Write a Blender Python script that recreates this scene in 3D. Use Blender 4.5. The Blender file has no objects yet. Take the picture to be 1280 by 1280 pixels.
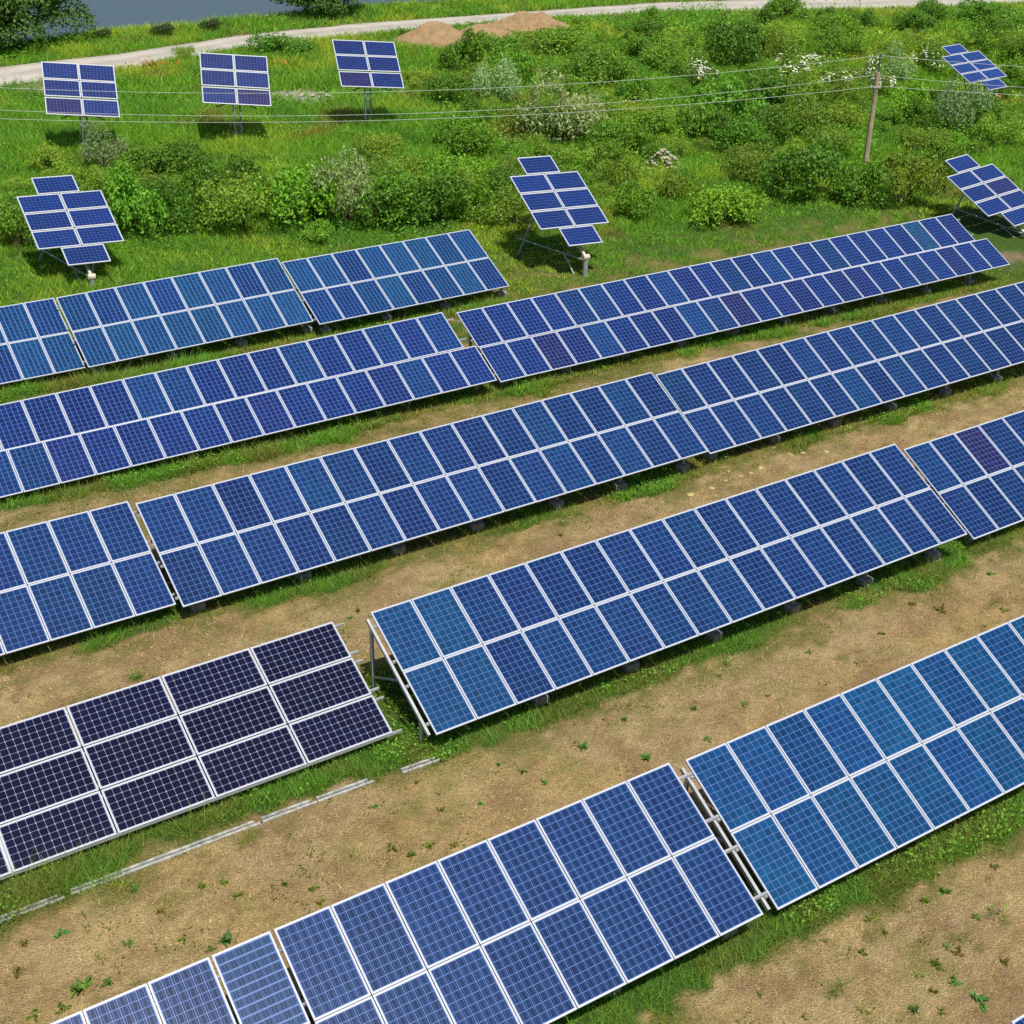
import bpy, bmesh, math, random
import numpy as np
from mathutils import Matrix, Vector

random.seed(7)
RNG = np.random.default_rng(11)
R = math.radians
sc = bpy.context.scene
COL = sc.collection

# ------------------------------------------------------------------ camera
PITCH, ROLL, CAM_H = R(29.195), R(1.030), 18.7
cam_d = bpy.data.cameras.new('camera')
cam_d.sensor_fit = 'HORIZONTAL'
cam_d.sensor_width = 36.0
cam_d.lens = 36.0 * 1725.95 / 1280.0
cam_d.clip_start, cam_d.clip_end = 0.5, 6000
cam = bpy.data.objects.new('camera', cam_d)
COL.objects.link(cam)
cam.matrix_world = (Matrix.Translation((0, 0, CAM_H)) @ Matrix.Rotation(R(90) - PITCH, 4, 'X')
                    @ Matrix.Rotation(ROLL, 4, 'Z'))
sc.camera = cam

# ------------------------------------------------------------------ light
SUN_EL = R(67)
SUN_AZ = math.atan2(0.50, -0.866)                 # clockwise from +Y
sun_dir = Vector((math.sin(SUN_AZ) * math.cos(SUN_EL), math.cos(SUN_AZ) * math.cos(SUN_EL), math.sin(SUN_EL)))
w = bpy.data.worlds.new('World')
sc.world = w
w.use_nodes = True
nt = w.node_tree
sky = nt.nodes.new('ShaderNodeTexSky')
sky.sky_type = 'NISHITA'
sky.sun_disc = False
sky.sun_elevation = SUN_EL
sky.sun_rotation = SUN_AZ
sky.air_density, sky.dust_density, sky.ozone_density = 1.0, 1.2, 1.0
nt.links.new(sky.outputs[0], nt.nodes['Background'].inputs[0])
nt.nodes['Background'].inputs[1].default_value = 0.075
sl = bpy.data.lights.new('sun', 'SUN')
sl.energy = 4.2
sl.angle = R(0.53)
sl.color = (1.0, 0.95, 0.86)
so = bpy.data.objects.new('sun', sl)
COL.objects.link(so)
so.rotation_euler = sun_dir.to_track_quat('Z', 'Y').to_euler()
so.location = (20, -20, 60)
sc.view_settings.view_transform = 'Standard'
sc.view_settings.look = 'None'
sc.view_settings.gamma = 1.0
sc.view_settings.use_curve_mapping = False
sc.view_settings.exposure = 0.40
sc.render.engine = 'CYCLES'
sc.cycles.use_denoising = False
sc.cycles.max_bounces = 6
sc.cycles.caustics_reflective = False
sc.cycles.caustics_refractive = False

# ------------------------------------------------------------------ numpy noise
def _hash(ix, iy, seed):
    n = (ix.astype(np.int64) * 374761393 + iy.astype(np.int64) * 668265263 + seed * 1274126177) & 0x7fffffff
    n = ((n ^ (n >> 13)) * 1274126177) & 0x7fffffff
    n = n ^ (n >> 16)
    return (n & 0xffff) / 65535.0
def vnoise(x, y, seed=0):
    ix, iy = np.floor(x), np.floor(y)
    fx, fy = x - ix, y - iy
    fx = fx * fx * (3 - 2 * fx); fy = fy * fy * (3 - 2 * fy)
    a, b = _hash(ix, iy, seed), _hash(ix + 1, iy, seed)
    c, d = _hash(ix, iy + 1, seed), _hash(ix + 1, iy + 1, seed)
    return (a * (1 - fx) + b * fx) * (1 - fy) + (c * (1 - fx) + d * fx) * fy
def fbm(x, y, seed=0, o=4):
    s, a, t = 0.0, 0.5, 0.0
    for k in range(o):
        s = s + a * vnoise(x * 2 ** k + 17.3 * k, y * 2 ** k + 9.1 * k, seed + k); t += a; a *= 0.5
    return s / t
def sstep(a, b, x):
    t = np.clip((x - a) / (b - a), 0, 1)
    return t * t * (3 - 2 * t)

# ------------------------------------------------------------------ where things lie
ROAD_FAR = [(-75, 55), (-44, 76.5), (-32.1, 87.6), (-26.0, 92.7), (-19.6, 100.4), (-12.4, 106.3), (-0.7, 113.7), (11.9, 121.5), (24, 126), (50, 134), (110, 152)]
ROAD_NEAR = [(-72, 48), (-42, 71.5), (-30.4, 82.5), (-27.0, 85.2), (-21.7, 91.7), (-18.9, 96.2), (-12.5, 101.5), (-3.1, 108.5), (11.6, 117.0), (20.2, 119.2), (30.1, 122.0), (43.7, 126.7), (110, 146)]
SHORE = [(-150, 20), (-75, 66), (-45, 87), (-30.7, 97.6), (-23.2, 103.6), (-18.6, 108.6), (-7.8, 116.4), (5, 123.5), (20, 134), (60, 150), (160, 260)]
def poly_y(pl, x):
    xs = np.array([p[0] for p in pl]); ys = np.array([p[1] for p in pl])
    return np.interp(x, xs, ys)
AZ = R(32.7)
HX, HY = -math.sin(AZ), math.cos(AZ)
AX, AY = math.cos(AZ), math.sin(AZ)

def base_z(x, y):
    x = np.asarray(x, float); y = np.asarray(y, float)
    z = -0.018 * np.clip(x, -30, 30)
    sh = y - poly_y(SHORE, x)
    return z - 2.2 * sstep(0.0, 7.0, sh)
def ground_z(x, y):
    x = np.asarray(x, float); y = np.asarray(y, float)
    far = sstep(50, 62, y - 0.1 * x)
    road = 1 - sstep(0, 2.5, np.maximum(poly_y(ROAD_NEAR, x) - y, y - poly_y(ROAD_FAR, x)))
    n = 0.05 * (fbm(x * 0.9, y * 0.9, 3) - 0.5) + far * 0.55 * (fbm(x * 0.22, y * 0.22, 5) - 0.5)
    n = n + 0.05 * (fbm(x * 4, y * 4, 8, 2) - 0.5)
    return base_z(x, y) + n * (1 - road)
def gz(x, y):
    return float(ground_z(np.array([x]), np.array([y]))[0])

# arrays: name, top corner (x,y,z), azimuth, slope, tilt, u0, u1 (columns), pitch, rows
PIT, LEN = 1.005, 1.6118
ARR = {
 'A1': ((-15.564, 43.972, 2.082), 33.33, -0.66, 27.77, -5, 0),
 'A2': ((-15.402, 43.704, 2.187), 33.0, 0.14, 27.35, 0, 8),
 'A3': ((-8.49, 47.824, 2.137), 34.49, -0.74, 26.46, 0, 8),
 'B1': ((-2.451, 43.356, 2.055), 31.88, 0.48, 26.48, -18, 0),
 'B2': ((-2.004, 43.837, 1.865), 31.92, -0.12, 26.59, 0, 24),
 'C1': ((-9.557, 30.036, 2.042), 34.05, -0.85, 27.42, -7, 0),
 'C2': ((-9.341, 29.87, 2.062), 32.94, 0.06, 26.88, 0, 16),
 'C3': ((4.295, 38.978, 1.824), 32.13, 0.37, 27.1, 0, 20),
 'D1': ((-3.923, 25.478, 1.62), 32.99, 0.01, 24.23, -5, 0),
 'D2': ((-3.066, 25.293, 1.993), 32.79, 0.28, 26.57, 0, 16),
 'D3': ((10.852, 34.504, 1.646), 32.58, 0.41, 27.16, 0, 8),
 'E0': ((3.042, 20.417, 1.963), 32.78, -0.04, 25.94, -14, -8),
 'E1': ((3.042, 20.417, 1.963), 32.78, -0.04, 25.94, -8, 0),
 'E2': ((3.389, 20.774, 1.733), 32.42, 0.59, 26.84, 0, 13),
 'F1': ((7.73, 14.63, 1.80), 32.5, 0.0, 26.5, 0, 7),
}
def axes(az, sg, ta):
    ps, sg, ta = R(az), R(sg), R(ta)
    a = Vector((math.cos(ps) * math.cos(sg), math.sin(ps) * math.cos(sg), math.sin(sg)))
    h = Vector((-math.sin(ps), math.cos(ps), 0))
    n = a.cross(h).normalized()
    h = n.cross(a)
    up = math.cos(ta) * h + math.sin(ta) * n            # up the slope of the panel
    nn = a.cross(up).normalized()
    return a, up, nn

# strip of lush grass along the lower edge of every array
def strip_fields(x, y):
    """d = metres in front of the nearest array's lower edge (along its row), lush = grass amount"""
    lush = np.zeros_like(x); under = np.zeros_like(x); global COVER, SOFT; SOFT = np.zeros_like(x); COVER = np.zeros_like(x, bool)
    wob = fbm(x * 0.8, y * 0.8, 21) - 0.5
    wid = {'A': 1.1, 'B': 0.75, 'C': 0.45, 'D': 0.50, 'E': 0.80, 'F': 0.5}
    pat = sstep(.30, .62, fbm(x * .55 + 9, y * .55, 23)); fine = fbm(x * 3.2, y * 3.2, 24) - .5
    amp = {'A': 1.0, 'B': 0.95, 'C': 0.85, 'D': 0.95, 'E': 1.05, 'F': 0.8}
    for k, (o, az, sg, ta, u0, u1) in ARR.items():
        a, up, n = axes(az, sg, ta)
        P = 1.98 if k == 'D1' else PIT
        dep = (3.04 if k == 'D1' else 3.22) * math.cos(R(ta))
        ax, ay = math.cos(R(az)), math.sin(R(az)); hx, hy = -ay, ax
        s = (x - o[0]) * ax + (y - o[1]) * ay
        q = -((x - o[0]) * hx + (y - o[1]) * hy) - dep       # in front of lower edge
        along = sstep(u0 * P - 0.8, u0 * P, s) * (1 - sstep(u1 * P, u1 * P + 0.8, s))
        pk = 1.0 if k in ('D1', 'E1', 'E2', 'E0') else pat
        W = wid[k[0]] * (1.9 if k == 'D1' else 1.0) * (0.75 + 1.6 * wob) * (.35 + .75 * pk) + .55 * fine
        f = sstep(-1.6, -0.5, q) * (1 - sstep(W * 0.55, W * 1.25, q)) * along * amp[k[0]] * (.45 + .55 * pk)
        lush = np.maximum(lush, f)
        SOFT = np.maximum(SOFT, sstep(-1.5, -.3, q) * (1 - sstep(W * .6, W + 1.4, q)) * along * (0 if k[0] in 'AF' else 1))
        COVER |= (q > -dep - .1) & (q < .22) & (s > u0 * P - .3) & (s < u1 * P + .3)
        under = np.maximum(under, sstep(-dep, -dep + 0.8, q) * (1 - sstep(-1.0, 0, q)) * along)
    # the gap between the dark array and its neighbour is overgrown too
    ga = np.exp(-(((x + 2.7) / 0.9) ** 2 + ((y - 24.3) / 1.6) ** 2))
    lush = np.maximum(lush, np.clip(ga * 1.5, 0, 1))
    gb = np.exp(-(((x - 4.7) / 0.6) ** 2 + ((y - 18.6) / 0.9) ** 2))
    lush = np.maximum(lush, np.clip(gb * 1.3, 0, 1))
    return lush, under
def base_green(x, y):
    q = x * HX + y * HY
    n = fbm(x * 0.35, y * 0.35, 31) - 0.5
    q = q + 9 * sstep(17.5, 20.5, x - 0.08 * (y - 60)) * (y > 52)
    g = np.interp(q + 2.5 * n, [0, 16, 23, 27, 30.5, 33.5, 37, 40.5, 43.5, 46.5, 49], [.10, .10, .13, .16, .18, .36, .45, .55, .72, .9, 1.0])
    t = fbm(x * 1.3, y * 1.3, 41)
    return np.clip(g + (t - 0.5) * 1.25 * (1 - np.abs(2 * g - 1)) + 0.42 * (fbm(x * 3, y * 3, 43) - 0.5), 0, 1)
def green(x, y):
    l, u = strip_fields(x, y)
    soft = SOFT * .58 * sstep(.44, .56, .5 * fbm(x * 1.0 + 3, y * 1.0, 47) + .5 * fbm(x * 4.2, y * 4.2, 48, 3))
    return np.clip(np.maximum(np.maximum(base_green(x, y), soft), l + 0.4 * u), 0, 1), l, u

# ------------------------------------------------------------------ materials
def mat(name):
    m = bpy.data.materials.new(name); m.use_nodes = True
    return m, m.node_tree, m.node_tree.nodes['Principled BSDF']
def plain(name, rgb, rough=0.6, metal=0.0, noise=0.15, nscale=12.0, spec=0.5):
    m, t, b = mat(name)
    tc = t.nodes.new('ShaderNodeTexCoord'); nz = t.nodes.new('ShaderNodeTexNoise')
    nz.inputs['Scale'].default_value = nscale; nz.inputs['Detail'].default_value = 6
    t.links.new(tc.outputs['Object'], nz.inputs['Vector'])
    mr = t.nodes.new('ShaderNodeMapRange')
    mr.inputs[1].default_value, mr.inputs[2].default_value = 0.3, 0.7
    mr.inputs[3].default_value, mr.inputs[4].default_value = 1 - noise, 1 + noise
    t.links.new(nz.outputs['Fac'], mr.inputs[0])
    vm = t.nodes.new('ShaderNodeVectorMath'); vm.operation = 'SCALE'
    vm.inputs[0].default_value = rgb
    t.links.new(mr.outputs[0], vm.inputs['Scale'])
    t.links.new(vm.outputs[0], b.inputs['Base Color'])
    b.inputs['Roughness'].default_value = rough; b.inputs['Metallic'].default_value = metal
    b.inputs['Specular IOR Level'].default_value = spec
    return m
M = {}
M['frame'] = plain('anodised_aluminium', (0.42, 0.44, 0.48), 0.42, 0.0, 0.06)
M['sheet'] = plain('white_backsheet', (0.085, 0.155, 0.38), 0.25, 0.0, 0.03)
M['sheet_dark'] = plain('mono_backsheet', (0.23, 0.24, 0.36), 0.25, 0.0, 0.03)
M['galv'] = plain('galvanised_steel', (0.36, 0.37, 0.38), 0.45, 0.2, 0.15, 5)
M['profile'] = plain('weathered_zinc', (0.34, 0.35, 0.33), 0.7, 0.0, 0.4, 7)
M['dark_steel'] = plain('dark_steel', (0.06, 0.06, 0.065), 0.55, 0.0, 0.2)
M['concrete'] = plain('concrete', (0.27, 0.26, 0.235), 0.9, 0.0, 0.25, 6)
M['pole'] = plain('weathered_pole', (0.40, 0.31, 0.20), 0.9, 0.0, 0.25, 4)
M['wire'] = plain('bare_wire', (0.42, 0.45, 0.38), 0.5, 0.0, 0.02)
M['ceramic'] = plain('glazed_insulator', (0.45, 0.40, 0.35), 0.3, 0.0, 0.05)
M['rust'] = plain('rusty_steel', (0.26, 0.10, 0.04), 0.85, 0.0, 0.3)
M['beige'] = plain('beige_steel', (0.52, 0.47, 0.37), 0.6, 0.0, 0.15)
M['bark'] = plain('bark', (0.10, 0.075, 0.05), 0.95, 0.0, 0.3, 9)
M['tuft'] = plain('dry_tuft', (0.40, 0.32, 0.13), 0.95, 0.0, 0.2, 20)
M['rubble'] = plain('pale_rubble', (0.37, 0.33, 0.25), 0.95, 0.0, 0.3, 8)
M['sand'] = plain('sandy_earth', (0.27, 0.175, 0.085), 0.95, 0.0, 0.25, 2.5)

def cell_mat(name, rough, ispread, sheen):
    """silicon under glass: the panel's own tint (object colour), each cell a shade of its own, crystal mottling"""
    m, t, b = mat(name)
    oi = t.nodes.new('ShaderNodeObjectInfo'); ge = t.nodes.new('ShaderNodeNewGeometry')
    mr = t.nodes.new('ShaderNodeMapRange')
    mr.inputs[3].default_value, mr.inputs[4].default_value = 1 - ispread, 1 + ispread
    t.links.new(ge.outputs['Random Per Island'], mr.inputs[0])
    tc = t.nodes.new('ShaderNodeTexCoord')
    nz = t.nodes.new('ShaderNodeTexNoise'); nz.inputs['Scale'].default_value = 1.1; nz.inputs['Detail'].default_value = 3
    ad = t.nodes.new('ShaderNodeVectorMath'); ad.operation = 'ADD'
    cb = t.nodes.new('ShaderNodeCombineXYZ')
    mu = t.nodes.new('ShaderNodeMath'); mu.operation = 'MULTIPLY'; mu.inputs[1].default_value = 91.0
    t.links.new(oi.outputs['Random'], mu.inputs[0])
    t.links.new(mu.outputs[0], cb.inputs[0]); t.links.new(mu.outputs[0], cb.inputs[2])
    t.links.new(tc.outputs['Object'], ad.inputs[0]); t.links.new(cb.outputs[0], ad.inputs[1])
    t.links.new(ad.outputs[0], nz.inputs['Vector'])
    vs = t.nodes.new('ShaderNodeVectorMath'); vs.operation = 'SCALE'
    t.links.new(oi.outputs['Color'], vs.inputs[0]); t.links.new(mr.outputs[0], vs.inputs['Scale'])
    # uneven coating: some regions lean towards teal
    mx = t.nodes.new('ShaderNodeMix'); mx.data_type = 'RGBA'; mx.blend_type = 'MULTIPLY'
    mr2 = t.nodes.new('ShaderNodeMapRange'); mr2.inputs[1].default_value, mr2.inputs[2].default_value = 0.40, 0.72
    t.links.new(nz.outputs['Fac'], mr2.inputs[0])
    mr2.inputs[4].default_value = sheen
    t.links.new(mr2.outputs[0], mx.inputs['Factor'])
    t.links.new(vs.outputs[0], mx.inputs[6]); mx.inputs[7].default_value = (0.85, 1.55, 1.15, 1)
    t.links.new(mx.outputs[2], b.inputs['Base Color'])
    b.inputs['Roughness'].default_value = rough
    b.inputs['Specular IOR Level'].default_value = 0.22      # anti-reflective glass
    b.inputs['IOR'].default_value = 1.45
    return m
M['cell'] = cell_mat('polycrystalline_cell', 0.30, 0.20, 0.55)
M['cell_mono'] = cell_mat('monocrystalline_cell', 0.22, 0.15, 0.15)
def bar_mat():
    m, t, b = mat('busbar')
    b.inputs['Base Color'].default_value = (0.022, 0.065, 0.215, 1)
    b.inputs['Roughness'].default_value = 0.3
    return m
M['bar'] = bar_mat()

def leaf_mat(name, trans=0.35, spread=0.45, rough=0.55, attr=False, warm=(1.5, 1.25, 0.5)):
    m, t, b = mat(name)
    ge = t.nodes.new('ShaderNodeNewGeometry')
    if attr:
        src = t.nodes.new('ShaderNodeAttribute'); src.attribute_name = 'tone'; col = src.outputs['Color']
    else:
        src = t.nodes.new('ShaderNodeObjectInfo'); col = src.outputs['Color']
    mr = t.nodes.new('ShaderNodeMapRange'); mr.inputs[3].default_value, mr.inputs[4].default_value = 1 - spread, 1 + spread
    t.links.new(ge.outputs['Random Per Island'], mr.inputs[0])
    vs = t.nodes.new('ShaderNodeVectorMath'); vs.operation = 'SCALE'
    t.links.new(col, vs.inputs[0]); t.links.new(mr.outputs[0], vs.inputs['Scale'])
    t.links.new(vs.outputs[0], b.inputs['Base Color'])
    b.inputs['Roughness'].default_value = rough
    b.inputs['Specular IOR Level'].default_value = 0.35
    tr = t.nodes.new('ShaderNodeBsdfTranslucent')
    vm = t.nodes.new('ShaderNodeVectorMath'); vm.operation = 'MULTIPLY'; vm.inputs[1].default_value = warm
    t.links.new(vs.outputs[0], vm.inputs[0]); t.links.new(vm.outputs[0], tr.inputs['Color'])
    mix = t.nodes.new('ShaderNodeMixShader'); mix.inputs[0].default_value = trans
    t.links.new(b.outputs[0], mix.inputs[1]); t.links.new(tr.outputs[0], mix.inputs[2])
    t.links.new(mix.outputs[0], t.nodes['Material Output'].inputs[0])
    return m
M['leaf'] = leaf_mat('leaf')
M['grass'] = leaf_mat('grass_blade', 0.42, 0.35, 0.6, True)
M['straw'] = leaf_mat('straw_blade', 0.15, 0.35, 0.8, True, (1.1, 1.0, 0.8))
M['petal'] = plain('white_petal', (0.62, 0.63, 0.46), 0.7, 0, 0.05)
M['poppy'] = plain('red_petal', (0.55, 0.06, 0.02), 0.7, 0, 0.1)

def ground_mat():
    m, t, b = mat('ground')
    at = t.nodes.new('ShaderNodeAttribute'); at.attribute_name = 'tone'
    tc = t.nodes.new('ShaderNodeTexCoord')
    def noise(scale, detail, rough=0.6, vec=None):
        n = t.nodes.new('ShaderNodeTexNoise'); n.inputs['Scale'].default_value = scale
        n.inputs['Detail'].default_value = detail; n.inputs['Roughness'].default_value = rough
        t.links.new(vec or tc.outputs['Object'], n.inputs['Vector']); return n
    n1 = noise(7.0, 8, 0.7); n2 = noise(1.2, 4); n3 = noise(30, 3)
    mp = t.nodes.new('ShaderNodeMapping'); mp.inputs['Rotation'].default_value = (0, 0, 0.7); mp.inputs['Scale'].default_value = (9, 40, 1)
    t.links.new(tc.outputs['Object'], mp.inputs['Vector'])
    n4 = noise(1.0, 4, 0.7, mp.outputs[0])
    def mrange(n, a, c, lo, hi):
        r = t.nodes.new('ShaderNodeMapRange')
        r.inputs[1].default_value, r.inputs[2].default_value, r.inputs[3].default_value, r.inputs[4].default_value = a, c, lo, hi
        t.links.new(n.outputs['Fac'], r.inputs[0]); return r.outputs[0]
    def mul(a, c):
        k = t.nodes.new('ShaderNodeMath'); k.operation = 'MULTIPLY'; t.links.new(a, k.inputs[0]); t.links.new(c, k.inputs[1]); return k.outputs[0]
    f = mul(mul(mrange(n1, .3, .7, .62, 1.36), mrange(n2, .3, .7, .90, 1.10)), mul(mrange(n3, .32, .68, .58, 1.42), mrange(n4, .3, .7, .74, 1.28)))
    vs = t.nodes.new('ShaderNodeVectorMath'); vs.operation = 'SCALE'
    t.links.new(at.outputs['Color'], vs.inputs[0]); t.links.new(f, vs.inputs['Scale'])
    t.links.new(vs.outputs[0], b.inputs['Base Color'])
    b.inputs['Roughness'].default_value = 0.95; b.inputs['Specular IOR Level'].default_value = 0.15
    bp = t.nodes.new('ShaderNodeBump'); bp.inputs['Strength'].default_value = 0.9; bp.inputs['Distance'].default_value = 0.06
    t.links.new(f, bp.inputs['Height']); t.links.new(bp.outputs[0], b.inputs['Normal'])
    return m
M['ground'] = ground_mat()
def road_mat():
    m, t, b = mat('gravel_road')
    tc = t.nodes.new('ShaderNodeTexCoord'); uv = t.nodes.new('ShaderNodeUVMap')
    n = t.nodes.new('ShaderNodeTexNoise'); n.inputs['Scale'].default_value = 0.5; n.inputs['Detail'].default_value = 8; n.inputs['Roughness'].default_value = 0.7
    t.links.new(tc.outputs['Object'], n.inputs['Vector'])
    r = t.nodes.new('ShaderNodeValToRGB')
    r.color_ramp.elements[0].position, r.color_ramp.elements[0].color = 0.3, (0.30, 0.27, 0.225, 1)
    r.color_ramp.elements[1].position, r.color_ramp.elements[1].color = 0.7, (0.43, 0.40, 0.35, 1)
    t.links.new(n.outputs['Fac'], r.inputs[0])
    # two paler wheel tracks
    sx = t.nodes.new('ShaderNodeSeparateXYZ'); t.links.new(uv.outputs[0], sx.inputs[0])
    s = t.nodes.new('ShaderNodeMath'); s.operation = 'MULTIPLY'; s.inputs[1].default_value = 4 * math.pi
    t.links.new(sx.outputs[1], s.inputs[0])
    c = t.nodes.new('ShaderNodeMath'); c.operation = 'COSINE'; t.links.new(s.outputs[0], c.inputs[0])
    mr = t.nodes.new('ShaderNodeMapRange'); mr.inputs[1].default_value = -1; mr.inputs[3].default_value, mr.inputs[4].default_value = 1.1, 0.88
    t.links.new(c.outputs[0], mr.inputs[0])
    vs = t.nodes.new('ShaderNodeVectorMath'); vs.operation = 'SCALE'
    t.links.new(r.outputs[0], vs.inputs[0]); t.links.new(mr.outputs[0], vs.inputs['Scale'])
    t.links.new(vs.outputs[0], b.inputs['Base Color']); b.inputs['Roughness'].default_value = 0.95
    return m
M['road'] = road_mat()
def water_mat():
    m, t, b = mat('lake_water')
    b.inputs['Base Color'].default_value = (0.035, 0.062, 0.075, 1)
    b.inputs['Roughness'].default_value = 0.25; b.inputs['IOR'].default_value = 1.33
    tc = t.nodes.new('ShaderNodeTexCoord'); mp = t.nodes.new('ShaderNodeMapping'); mp.inputs['Scale'].default_value = (0.8, 2.2, 1)
    n = t.nodes.new('ShaderNodeTexNoise'); n.inputs['Scale'].default_value = 1.6; n.inputs['Detail'].default_value = 5
    t.links.new(tc.outputs['Object'], mp.inputs[0]); t.links.new(mp.outputs[0], n.inputs['Vector'])
    bp = t.nodes.new('ShaderNodeBump'); bp.inputs['Strength'].default_value = 0.25; bp.inputs['Distance'].default_value = 0.08
    t.links.new(n.outputs['Fac'], bp.inputs['Height']); t.links.new(bp.outputs[0], b.inputs['Normal'])
    return m
M['water'] = water_mat()

# ------------------------------------------------------------------ object helpers
def tag(o, label=None, cat=None, group=None, kind=None):
    if label: o['label'] = label
    if cat: o['category'] = cat
    if group: o['group'] = group
    if kind: o['kind'] = kind
    return o
def link(o, parent=None):
    COL.objects.link(o)
    if parent is not None: o.parent = parent
    return o
def empty(name, loc, az=0.0, label=None, cat=None, group=None):
    o = bpy.data.objects.new(name, None); o.empty_display_size = 0.3
    o.matrix_basis = Matrix.Translation(loc) @ Matrix.Rotation(az, 4, 'Z')
    link(o); return tag(o, label, cat, group)
def mesh_np(name, v, f, mats, midx=None, tone=None, smooth=False):
    v = np.asarray(v, np.float32).reshape(-1, 3); f = np.asarray(f, np.int32)
    me = bpy.data.meshes.new(name)
    k = f.shape[1]
    me.vertices.add(len(v)); me.vertices.foreach_set('co', v.ravel())
    me.loops.add(f.size); me.loops.foreach_set('vertex_index', f.ravel())
    me.polygons.add(len(f)); me.polygons.foreach_set('loop_start', np.arange(len(f), dtype=np.int32) * k)
    try: me.polygons.foreach_set('loop_total', np.full(len(f), k, np.int32))
    except Exception: pass
    for m in mats: me.materials.append(m)
    if midx is not None: me.polygons.foreach_set('material_index', np.asarray(midx, np.int32))
    if smooth: me.polygons.foreach_set('use_smooth', np.ones(len(f), bool))
    if tone is not None:
        a = me.attributes.new('tone', 'FLOAT_COLOR', 'POINT')
        c = np.ones((len(v), 4), np.float32); c[:, :3] = tone
        a.data.foreach_set('color', c.ravel())
    me.update(calc_edges=True)
    return me
class MB:
    """collects boxes, beams and lathed shapes for one mesh"""
    def __init__(s): s.bm = bmesh.new()
    def box(s, c, d, mi=0, M_=None):
        g = bmesh.ops.create_cube(s.bm, size=1.0)
        m = Matrix.Translation(c) @ Matrix.Diagonal((d[0], d[1], d[2], 1))
        if M_ is not None: m = M_ @ m
        bmesh.ops.transform(s.bm, matrix=m, verts=g['verts'])
        for f in {f for v in g['verts'] for f in v.link_faces}: f.material_index = mi
        return s
    def beam(s, p, q, wd, hg, roll_ref=Vector((0, 0, 1))):
        p, q = Vector(p), Vector(q); d = q - p; L = d.length; d.normalize()
        x = roll_ref.cross(d)
        if x.length < 1e-4: x = Vector((1, 0, 0)).cross(d)
        x.normalize(); y = d.cross(x)
        m = Matrix((x, y, d)).transposed().to_4x4(); m.translation = (p + q) / 2
        g = bmesh.ops.create_cube(s.bm, size=1.0)
        bmesh.ops.transform(s.bm, matrix=m @ Matrix.Diagonal((wd, hg, L, 1)), verts=g['verts'])
        return s
    def tube(s, p, q, r, r2=None, seg=8):
        p, q = Vector(p), Vector(q); d = q - p
        g = bmesh.ops.create_cone(s.bm, cap_ends=True, segments=seg, radius1=r, radius2=r if r2 is None else r2, depth=d.length)
        m = d.to_track_quat('Z', 'Y').to_matrix().to_4x4(); m.translation = (p + q) / 2
        bmesh.ops.transform(s.bm, matrix=m, verts=g['verts']); return s
    def bevel(s, w_):
        bmesh.ops.bevel(s.bm, geom=list(s.bm.edges), offset=w_, segments=1, affect='EDGES'); return s
    def mesh(s, name, *mats):
        me = bpy.data.meshes.new(name); s.bm.to_mesh(me); s.bm.free()
        for m in mats: me.materials.append(m)
        return me
    def obj(s, name, m, parent=None, basis=None):
        o = bpy.data.objects.new(name, s.mesh(name, *([m] if not isinstance(m, (list, tuple)) else m)))
        if basis is not None: o.matrix_basis = basis
        return link(o, parent)

# ------------------------------------------------------------------ ground
def spaced(lo, a, b, hi, step, grow):
    c = list(np.arange(a, b, step)); s, x = step, c[-1]
    while x < hi: s *= grow; x += s; c.append(x)
    s, x, d = step, a, []
    while x > lo: s *= grow; x -= s; d.append(x)
    return np.array(d[::-1] + c)
gx = spaced(-1500, -24, 26, 1500, 0.22, 1.045)
gy = np.concatenate([spaced(-900, 12, 52, 52.1, 0.22, 1.06)[:-1], np.arange(52, 132, 0.5), spaced(132, 132, 133, 2600, 0.6, 1.10)])
gy = np.unique(gy.round(4))
X, Y = np.meshgrid(gx, gy)
xf, yf = X.ravel(), Y.ravel()
zf = ground_z(xf, yf)
GR, LU, UN = green(xf, yf)
n1 = fbm(xf * 0.5, yf * 0.5, 51); n2 = fbm(xf * 2.2, yf * 2.2, 53)
tan = np.array([0.48, 0.335, 0.145]); tan2 = np.array([0.47, 0.335, 0.175]); olive = np.array([0.20, 0.19, 0.050]); grn = np.array([0.07, 0.14, 0.02])
def lerp(a, b, t): return a + (b - a) * t[:, None]
n3 = fbm(xf * 1.1, yf * 1.1, 57); n4 = fbm(xf * 5, yf * 5, 59, 3)
soil = lerp(np.tile(tan, (len(xf), 1)), np.tile(tan2, (len(xf), 1)), sstep(0.4, 0.65, n1)) * (0.80 + 0.40 * n2)[:, None]
soil = lerp(soil, np.tile(np.array([0.56, 0.42, 0.20]), (len(xf), 1)), sstep(.52, .70, n3) * .6)
soil = lerp(soil, np.tile(np.array([0.27, 0.175, 0.07]), (len(xf), 1)), sstep(.60, .78, n4) * .6)
n5 = fbm(xf * 2.6, yf * 2.6, 63, 3); n6 = fbm(xf * .7, yf * .7, 64, 3)
soil = lerp(soil, np.tile(np.array([0.30, 0.265, 0.085]), (len(xf), 1)), sstep(.54, .68, .55 * n5 + .45 * n6) * .75)
soil = lerp(soil, np.tile(np.array([0.33, 0.215, 0.11]), (len(xf), 1)), sstep(.53, .66, .4 * n5 + .6 * (1 - n6)) * .75)
mid = lerp(soil, np.tile(olive, (len(xf), 1)), sstep(0.12, 0.50, GR) * 0.85)
tone = lerp(mid, np.tile(grn, (len(xf), 1)), sstep(0.45, 0.85, GR))
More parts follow.
